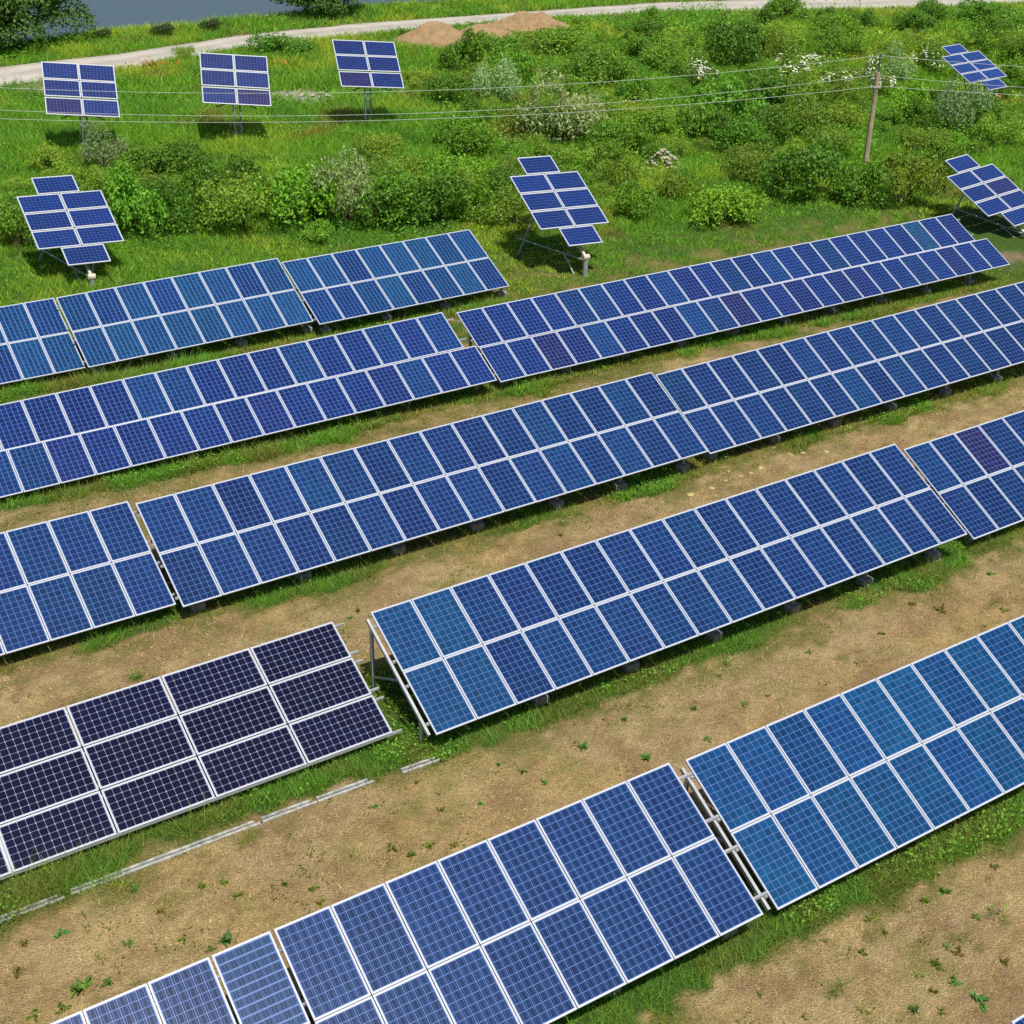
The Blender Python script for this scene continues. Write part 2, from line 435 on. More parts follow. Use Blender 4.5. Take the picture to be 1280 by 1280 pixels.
# bare sandy verge beside the road
rd = np.maximum(poly_y(ROAD_NEAR, xf) - yf, yf - poly_y(ROAD_FAR, xf))
verge = (1 - sstep(0.2, 1.6, rd + 1.2 * (n1 - 0.5))) * (yf > 40)
tone = lerp(tone, np.tile(np.array([0.33, 0.26, 0.16]), (len(xf), 1)), verge * 0.8)
for (px, py, pr, cc) in [(-12.8, 82.8, 2.6, (0.45, 0.42, 0.36)), (-27.8, 82.5, 2.0, (0.40, 0.33, 0.22)), (21.0, 57.6, 1.3, (0.30, 0.22, 0.13)), (-1, 103, 4, (0.33, 0.23, 0.13))]:
    d = np.hypot(xf - px, (yf - py) * 1.3)
    tone = lerp(tone, np.tile(np.array(cc), (len(xf), 1)), (1 - sstep(pr * 0.5, pr, d + 1.5 * (n2 - 0.5))) * 0.9)
nx, ny = len(gx), len(gy)
ii = np.arange(nx * ny).reshape(ny, nx)
fq = np.stack([ii[:-1, :-1], ii[:-1, 1:], ii[1:, 1:], ii[1:, :-1]], -1).reshape(-1, 4)
go = link(bpy.data.objects.new('ground', mesh_np('ground', np.stack([xf, yf, zf], 1), fq, [M['ground']], tone=tone, smooth=True)))
tag(go, 'dry tan soil turning to green meadow towards the road', kind='structure')

# road
def resample(pl, n):
    p = np.array(pl, float); d = np.r_[0, np.cumsum(np.hypot(*np.diff(p, axis=0).T))]
    s = np.linspace(0, d[-1], n); return np.stack([np.interp(s, d, p[:, 0]), np.interp(s, d, p[:, 1])], 1)
N, Kc = 260, 9
fa, ne = resample(ROAD_FAR, N), resample(ROAD_NEAR, N)
rv, ruv = [], []
for i in range(N):
    j1 = 0.35 * (vnoise(np.array([i * 0.6]), np.array([1.5]), 61)[0] - 0.5); j2 = 0.5 * (vnoise(np.array([i * 0.6]), np.array([7.5]), 62)[0] - 0.5)
    for k in range(Kc):
        t = k / (Kc - 1)
        p = ne[i] * (1 - t) + fa[i] * t + np.array([-0.35, 0.94]) * (j2 * (1 - t) + j1 * t)
        rv.append((p[0], p[1], float(base_z(np.array([p[0]]), np.array([p[1]]))[0]) + 0.03 + 0.05 * (1 - (2 * t - 1) ** 2))); ruv.append((i / 10, t))
ri = np.arange(N * Kc).reshape(N, Kc)
rf = np.stack([ri[:-1, :-1], ri[1:, :-1], ri[1:, 1:], ri[:-1, 1:]], -1).reshape(-1, 4)
rm = mesh_np('road', rv, rf, [M['road']], smooth=True)
ul = rm.uv_layers.new(name='UVMap')
uvl = np.array(ruv, np.float32)[rf.ravel()]
ul.data.foreach_set('uv', uvl.ravel())
tag(link(bpy.data.objects.new('road', rm)), 'pale gravel road along the lake shore', kind='structure')
# lake
tag(link(bpy.data.objects.new('lake_water', mesh_np('lake_water', [(-3000, 10, -0.9), (3000, 10, -0.9), (3000, 5800, -0.9), (-3000, 5800, -0.9)], [[0, 1, 2, 3]], [M['water']]))),
    'calm blue grey lake beyond the road', kind='structure')

# ------------------------------------------------------------------ solar panels
def panel_meshes(key, w_, h_, nx_, ny_, fw=0.029, gapx=0.010, gapy=0.008, bars=0, barw=0.006, barx=True, mono=False, sheet=None, cellm=None):
    """three meshes: laminate slab, alloy frame, the cells with their busbars. Origin at the panel's top left, y up the slope"""
    b = MB().box((w_ / 2, -h_ / 2, -0.012), (w_ - 0.02, h_ - 0.02, 0.010))
    slab = b.mesh('solar_panel_' + key, sheet or M['sheet'])
    b = MB()
    for c, d in (((w_ / 2, -fw * .6, -0.02), (w_, fw * 1.2, 0.04)), ((w_ / 2, -h_ + fw * .6, -0.02), (w_, fw * 1.2, 0.04)),
                 ((fw / 2, -h_ / 2, -0.02), (fw, h_ - 2.4 * fw, 0.04)), ((w_ - fw / 2, -h_ / 2, -0.02), (fw, h_ - 2.4 * fw, 0.04))):
        b.box(c, d)
    frame = b.mesh('panel_frame_' + key, M['frame'])
    mg = fw + 0.012
    cw, ch = (w_ - 2 * mg) / nx_, (h_ - 2 * mg) / ny_
    v, f, mi = [], [], []
    for i in range(nx_):
        for j in range(ny_):
            x0, x1 = mg + i * cw + gapx / 2, mg + (i + 1) * cw - gapx / 2
            y0, y1 = -mg - j * ch - gapy / 2, -mg - (j + 1) * ch + gapy / 2
            n0 = len(v)
            if mono:
                c = 0.015
                pts = [(x0 + c, y0), (x0, y0 - c), (x0, y1 + c), (x0 + c, y1), (x1 - c, y1), (x1, y1 + c), (x1, y0 - c), (x1 - c, y0)]
                v += [(p[0], p[1], -0.005) for p in pts]
                f += [[n0, n0 + 1, n0 + 6, n0 + 7], [n0 + 1, n0 + 2, n0 + 5, n0 + 6], [n0 + 2, n0 + 3, n0 + 4, n0 + 5]]; mi += [0, 0, 0]
            else:
                v += [(x0, y0, -0.005), (x0, y1, -0.005), (x1, y1, -0.005), (x1, y0, -0.005)]
                f.append([n0, n0 + 1, n0 + 2, n0 + 3]); mi.append(0)
    if bars:
        for i in range(nx_ if barx else ny_):
            for k in range(bars):
                n0 = len(v)
                if barx:
                    xc = mg + i * cw + cw * (k + 0.5) / bars
                    v += [(xc - barw / 2, -mg, -0.003), (xc - barw / 2, -h_ + mg, -0.003), (xc + barw / 2, -h_ + mg, -0.003), (xc + barw / 2, -mg, -0.003)]
                else:
                    yc = -mg - i * ch - ch * (k + 0.5) / bars
                    v += [(mg, yc + barw / 2, -0.003), (mg, yc - barw / 2, -0.003), (w_ - mg, yc - barw / 2, -0.003), (w_ - mg, yc + barw / 2, -0.003)]
                f.append([n0, n0 + 1, n0 + 2, n0 + 3]); mi.append(1)
    cells = mesh_np('cell_sheet_' + key, v, f, [cellm or M['cell'], M['bar']], mi)
    return slab, frame, cells
PM = {
 'poly': panel_meshes('poly', PIT - 0.018, LEN - 0.012, 6, 10, gapx=0.011, gapy=0.010),
 'polyA': panel_meshes('polyA', PIT - 0.018, LEN - 0.012, 6, 10, gapx=0.018, gapy=0.007),
 'polyB': panel_meshes('polyB', PIT * 0.98 - 0.018, 1.645, 6, 10, gapx=0.013, gapy=0.010),
 'polyBl': panel_meshes('polyBl', PIT * 0.98 * 1.0221 - 0.018, LEN * 0.98 - 0.012, 6, 10, gapx=0.013, gapy=0.010),
 'strip': panel_meshes('strip', PIT - 0.018, LEN - 0.012, 6, 10, gapx=0.012, gapy=0.012, bars=2, barw=0.008),
 'cross': panel_meshes('cross', PIT - 0.018, LEN - 0.012, 6, 10, gapx=0.006, gapy=0.028, bars=3, barw=0.007),
 'mono': panel_meshes('mono', 1.98 - 0.030, 1.012 - 0.024, 12, 6, gapx=0.007, gapy=0.007, mono=True, sheet=M['sheet_dark'], cellm=M['cell_mono']),
}
def put_panel(kind, parent, inv, Mw, colr, label=None):
    slab, frame, cells = PM[kind]
    p = bpy.data.objects.new('solar_panel', slab); p.matrix_basis = inv @ Mw; link(p, parent)
    link(bpy.data.objects.new('panel_frame', frame), p)
    c = bpy.data.objects.new('cell_sheet', cells); c.color = (*colr, 1); link(c, p)
    if label: p['label'] = label
    return p
def tint(row, rnd=random):
    """the panel's own shade of blue; some modules are indigo, some teal, as they came from the factory"""
    base = {'A': (0.0060, 0.0300, 0.108), 'B': (0.0060, 0.0150, 0.098), 'C': (0.0055, 0.0185, 0.088), 'D': (0.0050, 0.0175, 0.084),
            'E': (0.0050, 0.0240, 0.095), 'F': (0.005, 0.024, 0.095)}[row]
    k = rnd.random(); s = 0.84 + 0.32 * rnd.random()
    c = list(base)
    if row == 'A':
        if k < 0.22: c = [0.0060, 0.0215, 0.104]
        elif k > 0.75: c = [0.0062, 0.0350, 0.108]
    elif row == 'B':
        if k < 0.20: c = [0.0085, 0.0125, 0.088]
        elif k < 0.22: c = [0.0100, 0.0125, 0.075]
        elif k > 0.78: c = [0.0055, 0.0215, 0.100]
    else:
        if k < 0.18: c = [0.0056, 0.0152, 0.080]
        elif k > 0.80: c = [0.0050, 0.0218, 0.090]
    return tuple(v * s * g for v, g in zip(c, (0.78, 1.10, 1.00)))

RAFTERS = {'D2': [-.09, 2.9, 5.4, 7.9, 10.4, 12.9, 15.4], 'C2': [.5, 3.3, 6.0, 8.4, 11.0, 13.2, 15.5], 'D1': [-0.12, -0.62, -1.12, -1.66, -2.2, -2.75, -3.3, -4.0, -4.6],
           'E2': [-0.08, 3.1, 6.2, 9.3, 12.4], 'E1': [-0.4, -3.0, -5.6, -7.7], 'E0': [-8.7, -11.2, -13.7]}
FEET = {'block': MB().box((0, 0, 0.03), (0.36, 0.30, 0.36)).bevel(0.025).mesh('concrete_block', M['concrete'])}
def build_array(key, label):
    o, az, sg, ta, u0, u1 = ARR[key]
    a, up, n = axes(az, sg, ta)
    O = Vector(o)
    mono = key == 'D1'; Bb = key[0] == 'B'
    P = 1.98 if mono else PIT * (0.98 if Bb else 1)
    L = 1.012 if mono else LEN * (0.98 if Bb else 1)
    rows = 3 if mono else 2
    um = (u0 + u1) / 2
    mid_ = O + a * (um * P) - up * (L * rows / 2)
    root = empty('solar_array', (mid_.x, mid_.y, gz(mid_.x, mid_.y)), R(az), label, 'solar array', 'fixed solar arrays in five rows')
    inv = root.matrix_basis.inverted()
    Rm = Matrix((a, up, n)).transposed().to_4x4()
    rnd = random.Random(hash_key(key))
    def at(u, v, dn=0.0): return O + a * (u * P) - up * (v * L) + n * dn
    for r in range(rows):
        for c in range(u0, u1):
            off = Vector((0, 0, 0)); lab = None; kind = 'poly'
            pc = c * P
            if mono: kind = 'mono'
            elif Bb: kind = 'polyB'
            elif key in ('E1',): kind = 'strip'
            elif key == 'E0': kind = 'cross' if c == -9 else 'strip'
            if key == 'E0': pc -= 0.05 + (0.03 if c < -9 else 0)
            pos = O + a * (pc + 0.009) - up * (r * L + 0.006)
            if key[0] == 'A': kind = 'polyA'
            if Bb and r == 1:
                kind = 'polyBl'
                l0 = Vector((-1.301, 42.328, 1.301)) if key == 'B1' else Vector((-1.193, 42.579, 1.121))
                la, lu, ln = (axes(31.81, 0.34, 26.47) if key == 'B1' else axes(31.8, -0.01, 26.53))
                pos = l0 + la * (c * P * 1.0221 + 0.009) - lu * 0.006
            row = key[0]
            cc = tint(row, rnd)
            if mono: s = 0.8 + 0.4 * rnd.random(); cc = (0.0040 * s, 0.0052 * s, 0.0225 * s); pos = O + a * (pc + 0.015) - up * (r * L + 0.010)
            if key == 'D2' and c < 2: cc = (0.0040, 0.035, 0.105)
            if key == 'E2':
                s = 0.85 + 0.3 * rnd.random(); cc = (0.0036 * s, (0.041 if rnd.random() > .35 else 0.034) * s, 0.116 * s)
            if key in ('E1', 'E0'): s = 0.8 + 0.25 * rnd.random(); cc = (0.0032 * s, 0.0205 * s, 0.084 * s)
            if key == 'E0' and c == -9: cc = (0.0045, 0.026, 0.085); lab = 'odd panel with bold pale crosslines'
            if key == 'D3' and c == 2 and r == 0: cc = (0.014, 0.0105, 0.060); lab = 'purplish panel'
            if key == 'B2' and r == 1 and c in (2, 10): cc = (0.0105, 0.0110, 0.064); lab = 'purplish panel'
            if key == 'B2' and r == 0 and c == 21: cc = (0.007, 0.038, 0.098); lab = 'teal panel'
            m = Rm.copy(); m.translation = pos + n * rnd.uniform(-0.002, 0.004)
            put_panel(kind, root, inv, m, cc, lab)
    # rails along the row, under the panels
    vs = [0.22, 0.80, 1.20, 1.80] if not mono else [0.12, 0.88, 1.12, 1.88, 2.12, 2.98]
    e0, e1 = u0 * P - 0.06, u1 * P + 0.06
    if mono: e1 = 0.22
    if key == 'E1': e1 = 0.33
    if key == 'C1': e1 = 0.20
    if key == 'B1': e1 = 0.30
    for i, v in enumerate(vs):
        p0 = O - up * (v * L) - n * 0.068
        x1 = e1 + (0.16 if key == 'B2' and i < 2 else 0)
        MB().beam(inv @ (p0 + a * e0), inv @ (p0 + a * x1), 0.05, 0.05).obj('mounting_rail', M['galv'], root)
    ras = RAFTERS.get(key) or [u0 + 0.45 + i * 2.5 for i in range(int((u1 - u0 - 0.3) / 2.5) + 1)]
    for u in ras:
        t0, t1 = at(u, 0.06, -0.14), at(u, rows - 0.06, -0.14)
        MB().beam(inv @ t0, inv @ t1, 0.06, 0.09).obj('rafter', M['galv'], root)
        f = at(u, rows * 0.86, -0.19); b_ = at(u, rows * 0.10, -0.19); mdl = at(u, rows * 0.52, -0.19)
        zf_, zb = gz(f.x, f.y), gz(b_.x, b_.y)
        for q, zq in ((f, zf_), (b_, zb)):
            MB().beam(inv @ Vector((q.x, q.y, zq + 0.1)), inv @ q, 0.07, 0.07, Vector((0, 1, 0))).obj('support_post', M['galv'], root)
            if u < 0 and not mono and not key.startswith(('E0', 'E1')): continue
            bl = bpy.data.objects.new('concrete_block', FEET['block'])
            yaw = rnd.uniform(-0.25, 0.25)
            bl.matrix_basis = inv @ (Matrix.Translation((q.x, q.y, zq)) @ Matrix.Rotation(R(az) + yaw, 4, 'Z'))
            link(bl, root)
        MB().beam(inv @ Vector((b_.x, b_.y, zb + 0.35)), inv @ mdl, 0.04, 0.04).obj('brace', M['galv'], root)
    return root
def hash_key(k): return sum((i + 1) * 131 * ord(ch) for i, ch in enumerate(k))
LAB = {
 'A1': 'blue array cut off by left photo edge in the backmost row under a tilted tracker',
 'A2': 'teal blue array of eight columns in the backmost row, middle of its three',
 'A3': 'teal blue array of eight columns at the right end of the backmost row',
 'B1': 'indigo blue array left of the missing panel gap in second row from the back',
 'B2': 'longest indigo array with a stepped right end in second row from the back',
 'C1': 'blue array at left photo edge in the middle row beside a narrow gap with clamps',
 'C2': 'blue array of sixteen columns at the centre of the middle row',
 'C3': 'blue array running out of the right photo edge in the middle row',
 'D1': 'dark navy array of landscape panels with white grid above lush grass',
 'D2': 'blue array of sixteen columns to the right of the dark navy array',
 'D3': 'blue array with a purplish panel at the right photo edge, second row from front',
 'E0': 'front array with one odd crosslined panel at the bottom left of the photo',
 'E1': 'front array with strong pale vertical stripes at the bottom middle',
 'E2': 'bright blue front array right of the open gap with bare rails',
 'F1': 'blue array showing only its corner at the bottom right photo corner',
}
for k in ARR: build_array(k, LAB[k])

# ------------------------------------------------------------------ trackers
def tracker(key, c, s, az, sg, ti, plus, label, foot=None):
    a, up, n = axes(az, sg, ti)
    C = Vector(c); W, H = 1.66 * s, 1.0 * s
    pk = 'T%.2f' % s
    if pk not in PM:
        PM[pk] = panel_meshes(pk, W - 0.03, H - 0.03, 10, 6, fw=0.045, gapx=0.007, gapy=0.012 if plus else 0.008, bars=0 if not plus else 1, barw=0.010, barx=False)
    Rm = Matrix((a, up, n)).transposed().to_4x4()
    end = C - up * (2.78 * s) - n * 0.42
    fx = (end.x, end.y) if plus else (C.x - n.x * 0.35, C.y - n.y * 0.35)
    zf_ = gz(*fx)
    root = empty('solar_tracker', (fx[0], fx[1], zf_), R(az), label, 'solar tracker', 'pole mounted trackers in the meadow')
    inv = root.matrix_basis.inverted(); rnd = random.Random(hash_key(key))
    slots = [(-1, 1.5), (0, 1.5), (-1, .5), (0, .5), (-1, -.5), (0, -.5)]
    if plus: slots += [(-.5, 2.5), (-.5, -1.5)]
    for i, (u, v) in enumerate(slots):
        m = Rm.copy(); drop = -0.05 if (not plus and v == -.5) else 0
        m.translation = C + a * (u * W + 0.015) + up * (v * H - 0.015 + drop)
        sh = 0.85 + 0.3 * rnd.random(); cc = (0.0045 * sh, 0.0145 * sh, 0.098 * sh)
        if key == 'T7': cc = (0.009 * sh, 0.028 * sh, 0.150 * sh)
        lab = None
        if (key, i) in (('T6', 3), ('T3', 4), ('T1', 4), ('T2', 5)): cc = (0.014, 0.0095, 0.070); lab = 'purplish panel'
        put_panel(pk, root, inv, m, cc, lab)
    def P_(u, v, d): return inv @ (C + a * (u * W) + up * (v * H) + n * d)
    # crossbeams and long beams that carry the panels
    for v in (1.2, 0.3, -0.3, -1.2):
        MB().beam(P_(-0.96, v, -0.075), P_(0.96, v, -0.075), 0.05, 0.06).obj('crossbeam', M['galv'], root)
    vv = 2.4 if plus else 1.4
    for u in (-.38, .38):
        MB().beam(P_(u, -vv, -0.145), P_(u, vv, -0.145), 0.06, 0.07).obj('long_beam', M['galv'], root)
    if plus:
        A0 = C + up * (1.9 * s) - n * 0.30
        MB().tube(inv @ A0, inv @ end, 0.065 * s, seg=10).obj('axis_tube', M['beige'], root)
        MB().tube(inv @ Vector((end.x, end.y, zf_ - 0.1)), inv @ (end + Vector((0, 0, 0.06))), 0.10 * s, seg=12).obj('support_post', M['galv' if key != 'T7' else 'rust'], root)
        MB().tube(inv @ (end - a * 0.14), inv @ (end + a * 0.14), 0.12 * s, seg=10).obj('bearing', M['beige' if key != 'T7' else 'rust'], root)
        B0 = C + up * (1.1 * s) - n * 0.36
        feet = []
        for sd in (-1, 1):
            ft = B0 + Vector((a.x, a.y, 0)) * (sd * 1.25 * s); ft.z = gz(ft.x, ft.y) - 0.05; feet.append(ft)
            MB().beam(inv @ ft, inv @ B0, 0.06, 0.06).obj('leg', M['galv'], root)
        el = Vector((end.x, end.y, zf_ + (end.z - zf_) * 0.82))
        for ft in feet:
            MB().tube(inv @ Vector((ft.x, ft.y, ft.z + 0.75)), inv @ el, 0.032, seg=6).obj('tie_bar', M['galv'], root)
        k1 = el.lerp(Vector((feet[0].x, feet[0].y, feet[0].z + 0.75)), 0.32)
        MB().tube(inv @ Vector((k1.x + 0.5 * (el.x - k1.x), k1.y + 0.5 * (el.y - k1.y) - 0.3, gz(k1.x, k1.y))), inv @ k1, 0.028, seg=6).obj('strut', M['galv'], root)
    else:
        hub = C - n * 0.38
        base = Vector((fx[0], fx[1], zf_))
        aa = Vector((math.cos(R(az)), math.sin(R(az)), 0))
        for sd in (-1, 1):
            MB().tube(inv @ (base + aa * 0.16 * sd - Vector((0, 0, .1))), inv @ (Vector((base.x, base.y, hub.z)) + aa * 0.16 * sd), 0.055, seg=8).obj('support_post', M['galv'], root)
        for k in range(4):
            z = zf_ + 0.25 + k * 0.42
            if z < hub.z - 0.1: MB().beam(inv @ (Vector((base.x, base.y, z)) - aa * 0.16), inv @ (Vector((base.x, base.y, z)) + aa * 0.16), 0.04, 0.05).obj('rung', M['galv'], root)
        hm = MB(); hm.box((0, 0, 0), (0.55, 0.28, 0.22)); hm.bevel(0.03)
        hm.obj('drive_hub', M['dark_steel'], root, inv @ (Matrix.Translation(hub) @ Rm.to_3x3().to_4x4()))
        for sd in (-1, 1):
            MB().beam(P_(sd * 0.55, -1.25, -0.15), inv @ (Vector((base.x, base.y, hub.z - 0.45)) + aa * 0.1 * sd), 0.05, 0.05).obj('support_arm', M['dark_steel'], root)
            MB().beam(P_(sd * 0.30, -1.40, -0.15), P_(sd * 0.60, -1.52, -0.30), 0.05, 0.05).obj('bracket', M['dark_steel'], root)
    return root
TR = [
 ('T1', (-21.62, 69.34, 3.38), 1.05, 21.3, -6.6, 39.1, False, 'upright six panel tracker nearest the left photo edge below the road'),
 ('T2', (-14.66, 72.88, 3.25), 1.05, 15.9, -5.5, 39.4, False, 'upright six panel tracker in the middle of the three by the lake'),
 ('T3', (-8.18, 76.58, 3.40), 1.05, 20.1, -4.9, 38.0, False, 'upright six panel tracker in front of the sand mounds'),
 ('T4', (-17.31, 52.09, 2.25), 1.0, 32.3, -3.3, 26.6, True, 'cross shaped tracker behind the left end of the backmost array row'),
 ('T5', (1.7, 55.03, 2.49), 1.0, 31.5, -3.5, 29.8, True, 'cross shaped tracker in the centre, between backmost row and bushes'),
 ('T6', (21.48, 62.12, 1.23), 0.95, 34.8, 3.1, 24.9, True, 'cross shaped tracker with a purplish panel cut by the right photo edge'),
 ('T7', (27.55, 86.51, 1.88), 0.93, 29.8, 2.4, 22.6, True, 'small far cross shaped tracker half hidden by a silvery bush'),
]
for t in TR: tracker(*t)

# ------------------------------------------------------------------ power line
PX, PY = 18.0, 71.51
pz = gz(PX, PY)
pole = empty('utility_pole', (PX, PY, pz), R(-80), 'weathered concrete utility pole with dark top spike in the bushes', 'utility pole')
MB().tube((0, 0, -0.4), (0, 0, 4.42 - pz), 0.16, 0.115, 8).obj('pole_shaft', M['pole'], pole)
MB().beam((0, 0, 4.35 - pz), (0, 0, 5.32 - pz), 0.07, 0.07, Vector((0, 1, 0))).obj('top_spike', M['dark_steel'], pole)
MB().beam((0.0, -0.30, 4.05 - pz), (0.0, 0.42, 4.05 - pz), 0.07, 0.07).obj('crossarm', M['dark_steel'], pole)
MB().beam((0.0, -0.18, 3.70 - pz), (0.0, 0.22, 3.70 - pz), 0.28, 0.05).obj('bracket', M['galv'], pole)
for (dx, dz_) in ((0.34, 4.21), (-0.24, 3.80), (0.0, 5.24)):
    MB().tube((0, dx, dz_ - 0.13 - pz), (0, dx, dz_ - pz), 0.045, 0.03, 8).obj('insulator', M['ceramic'], pole)
D = Vector((-38 - PX, 62 - PY, 0)).normalized(); Np = Vector((-D.y, D.x, 0))
def wire(h, sag, off, label):
    v, f = [], []
    pts = []
    for span in (-1, 1):
        k = 40
        for i in range(k + 1):
            s_ = i / k
            if span == -1 and i == k: continue
            t = (1 - s_) if span == -1 else s_
            x = 52.0 * t * span
            p = Vector((PX, PY, 0)) + D * x + Np * off; p.z = h - sag * 4 * t * (1 - t); pts.append(p)
    r, sg_ = 0.011, 5
    for i, p in enumerate(pts):
        d = (pts[min(i + 1, len(pts) - 1)] - pts[max(i - 1, 0)]).normalized()
        x = d.cross(Vector((0, 0, 1))).normalized(); y = x.cross(d)
        for k in range(sg_):
            an = 2 * math.pi * k / sg_; v.append(tuple(p + x * (math.cos(an) * r) + y * (math.sin(an) * r)))
    for i in range(len(pts) - 1):
        for k in range(sg_):
            f.append([i * sg_ + k, i * sg_ + (k + 1) % sg_, (i + 1) * sg_ + (k + 1) % sg_, (i + 1) * sg_ + k])
    tag(link(bpy.data.objects.new('power_cable', mesh_np('power_cable', v, f, [M['wire']], smooth=True))), label, 'cable', 'cables strung over the meadow')
wire(5.24, 1.30, 0.0, 'topmost thin cable meeting the top spike of the utility pole')
wire(4.22, 1.42, -0.34, 'middle thin cable, upper of two meeting the pole crossarm')
wire(3.80, 1.15, 0.24, 'lowest thin cable meeting the utility pole below its crossarm')

# ------------------------------------------------------------------ plants
def leaf_quads(P, Nrm, L, Wd, rng):
    """one bent quad per leaf"""
    n = len(P)
    r = rng.normal(size=(n, 3)); t = np.cross(Nrm, r); t /= np.linalg.norm(t, axis=1, keepdims=True) + 1e-9
    b = np.cross(Nrm, t)
    L = (L * rng.uniform(0.6, 1.3, n))[:, None]; Wd = (Wd * rng.uniform(0.7, 1.2, n))[:, None]
    v = np.stack([P - t * L * .5, P + b * Wd * .5, P + t * L * .5 - Nrm * L * .12, P - b * Wd * .5], 1)
    f = np.arange(n * 4).reshape(n, 4)
    return v.reshape(-1, 3), f
def crown_points(n, lobes, rng, shell=0.75):
    """points spread over a cloud of lobes, mostly near their outer skin and not low inside"""
    ctr = np.array([l[:3] for l in lobes]); rad = np.array([l[3:6] for l in lobes])
    pr = rad.prod(1) ** (2 / 3); k = rng.choice(len(lobes), n, p=pr / pr.sum())
    d = rng.normal(size=(n, 3)); d /= np.linalg.norm(d, axis=1, keepdims=True)
    d[:, 2] = np.where(d[:, 2] < -0.35, -d[:, 2] * 0.5, d[:, 2])
    rr = shell + (1.08 - shell) * rng.random(n) ** 0.7
    rr = np.where(rng.random(n) < 0.12, rr * 1.12, rr)
    P = ctr[k] + d * rad[k] * rr[:, None]
    return P, d
def bush_mesh(kind, seed):
    rng = np.random.default_rng(seed)
    nl = {'b': 16, 'd': 18, 'o': 20, 's': 15, 'h': 16}[kind]
    lobes = []
    for i in range(nl):
        an = rng.uniform(0, 2 * math.pi); q = math.sqrt(rng.random()) * 1.15
        r = rng.uniform(0.32, 0.62) * (1.1 - 0.3 * q / 1.15)
        z = rng.uniform(0.25, 1.45 - 0.75 * q)
        lobes.append((q * math.cos(an), q * math.sin(an), max(z, r * 0.5), r, r, r * rng.uniform(.8, 1.1)))
    n = {'b': 5600, 'd': 4200, 'o': 4600, 's': 4200, 'h': 3800}[kind]
    P, d = crown_points(n, lobes, rng)
    keep = P[:, 2] > 0.02
    # clumping: thin out the sprays irregularly so gaps stay open
    cl = fbm(P[:, 0] * 3.1 + P[:, 2] * 2.3, P[:, 1] * 3.1 - P[:, 2] * 1.7, seed)
    keep &= rng.random(n) < sstep(0.28, 0.55, cl) + 0.15
    P, d = P[keep], d[keep]
    Nn = d * 0.6 + rng.normal(size=d.shape) * 0.55 + np.array([0, 0, 0.35]); Nn /= np.linalg.norm(Nn, axis=1, keepdims=True)
    L, Wd = {'b': (.115, .075), 'd': (.12, .075), 'o': (.12, .055), 's': (.15, .045), 'h': (.10, .07)}[kind]
    v, f = leaf_quads(P, Nn, L, Wd, rng)
    mats, mi = [M['leaf']], np.zeros(len(f), int)
    if kind == 'h':                                            # blossom clusters
        pl, dl = crown_points(2600, lobes, rng, 0.98)
        s = (pl[:, 2] > 0.5) & (fbm(pl[:, 0] * 2.2, pl[:, 1] * 2.2 + pl[:, 2], seed + 5, 2) > 0.60)
        pv, pf = leaf_quads(pl[s] + dl[s] * 0.05, dl[s] * .5 + np.array([0, 0, .8]), .10, .09, rng)
        f = np.r_[f, pf + len(v)]; v = np.r_[v, pv]; mats.append(M['petal']); mi = np.r_[mi, np.ones(len(pf), int)]
    me = mesh_np('foliage_' + kind, v, f, mats, mi)
    st = MB()
    for i in range(6):
        l = lobes[rng.integers(nl)]
        st.tube((rng.uniform(-.12, .12), rng.uniform(-.12, .12), -0.05), (l[0] * .8, l[1] * .8, l[2]), 0.035, 0.012, 5)
    return me, st.mesh('stem_' + kind, M['bark'])
BM = {k: [bush_mesh(k, 100 * i + ord(k)) for i in range(3)] for k in 'bdosh'}
LCOL = {'b': (0.165, 0.34, 0.024), 'd': (0.125, 0.270, 0.022), 'o': (0.200, 0.330, 0.030), 's': (0.28, 0.40, 0.16), 'h': (0.150, 0.30, 0.030)}
KD = {'b': 'bright green leafy bush', 'd': 'dark green bush', 'o': 'olive green bush', 's': 'silvery grey willow bush', 'h': 'white blossoming hawthorn bush'}
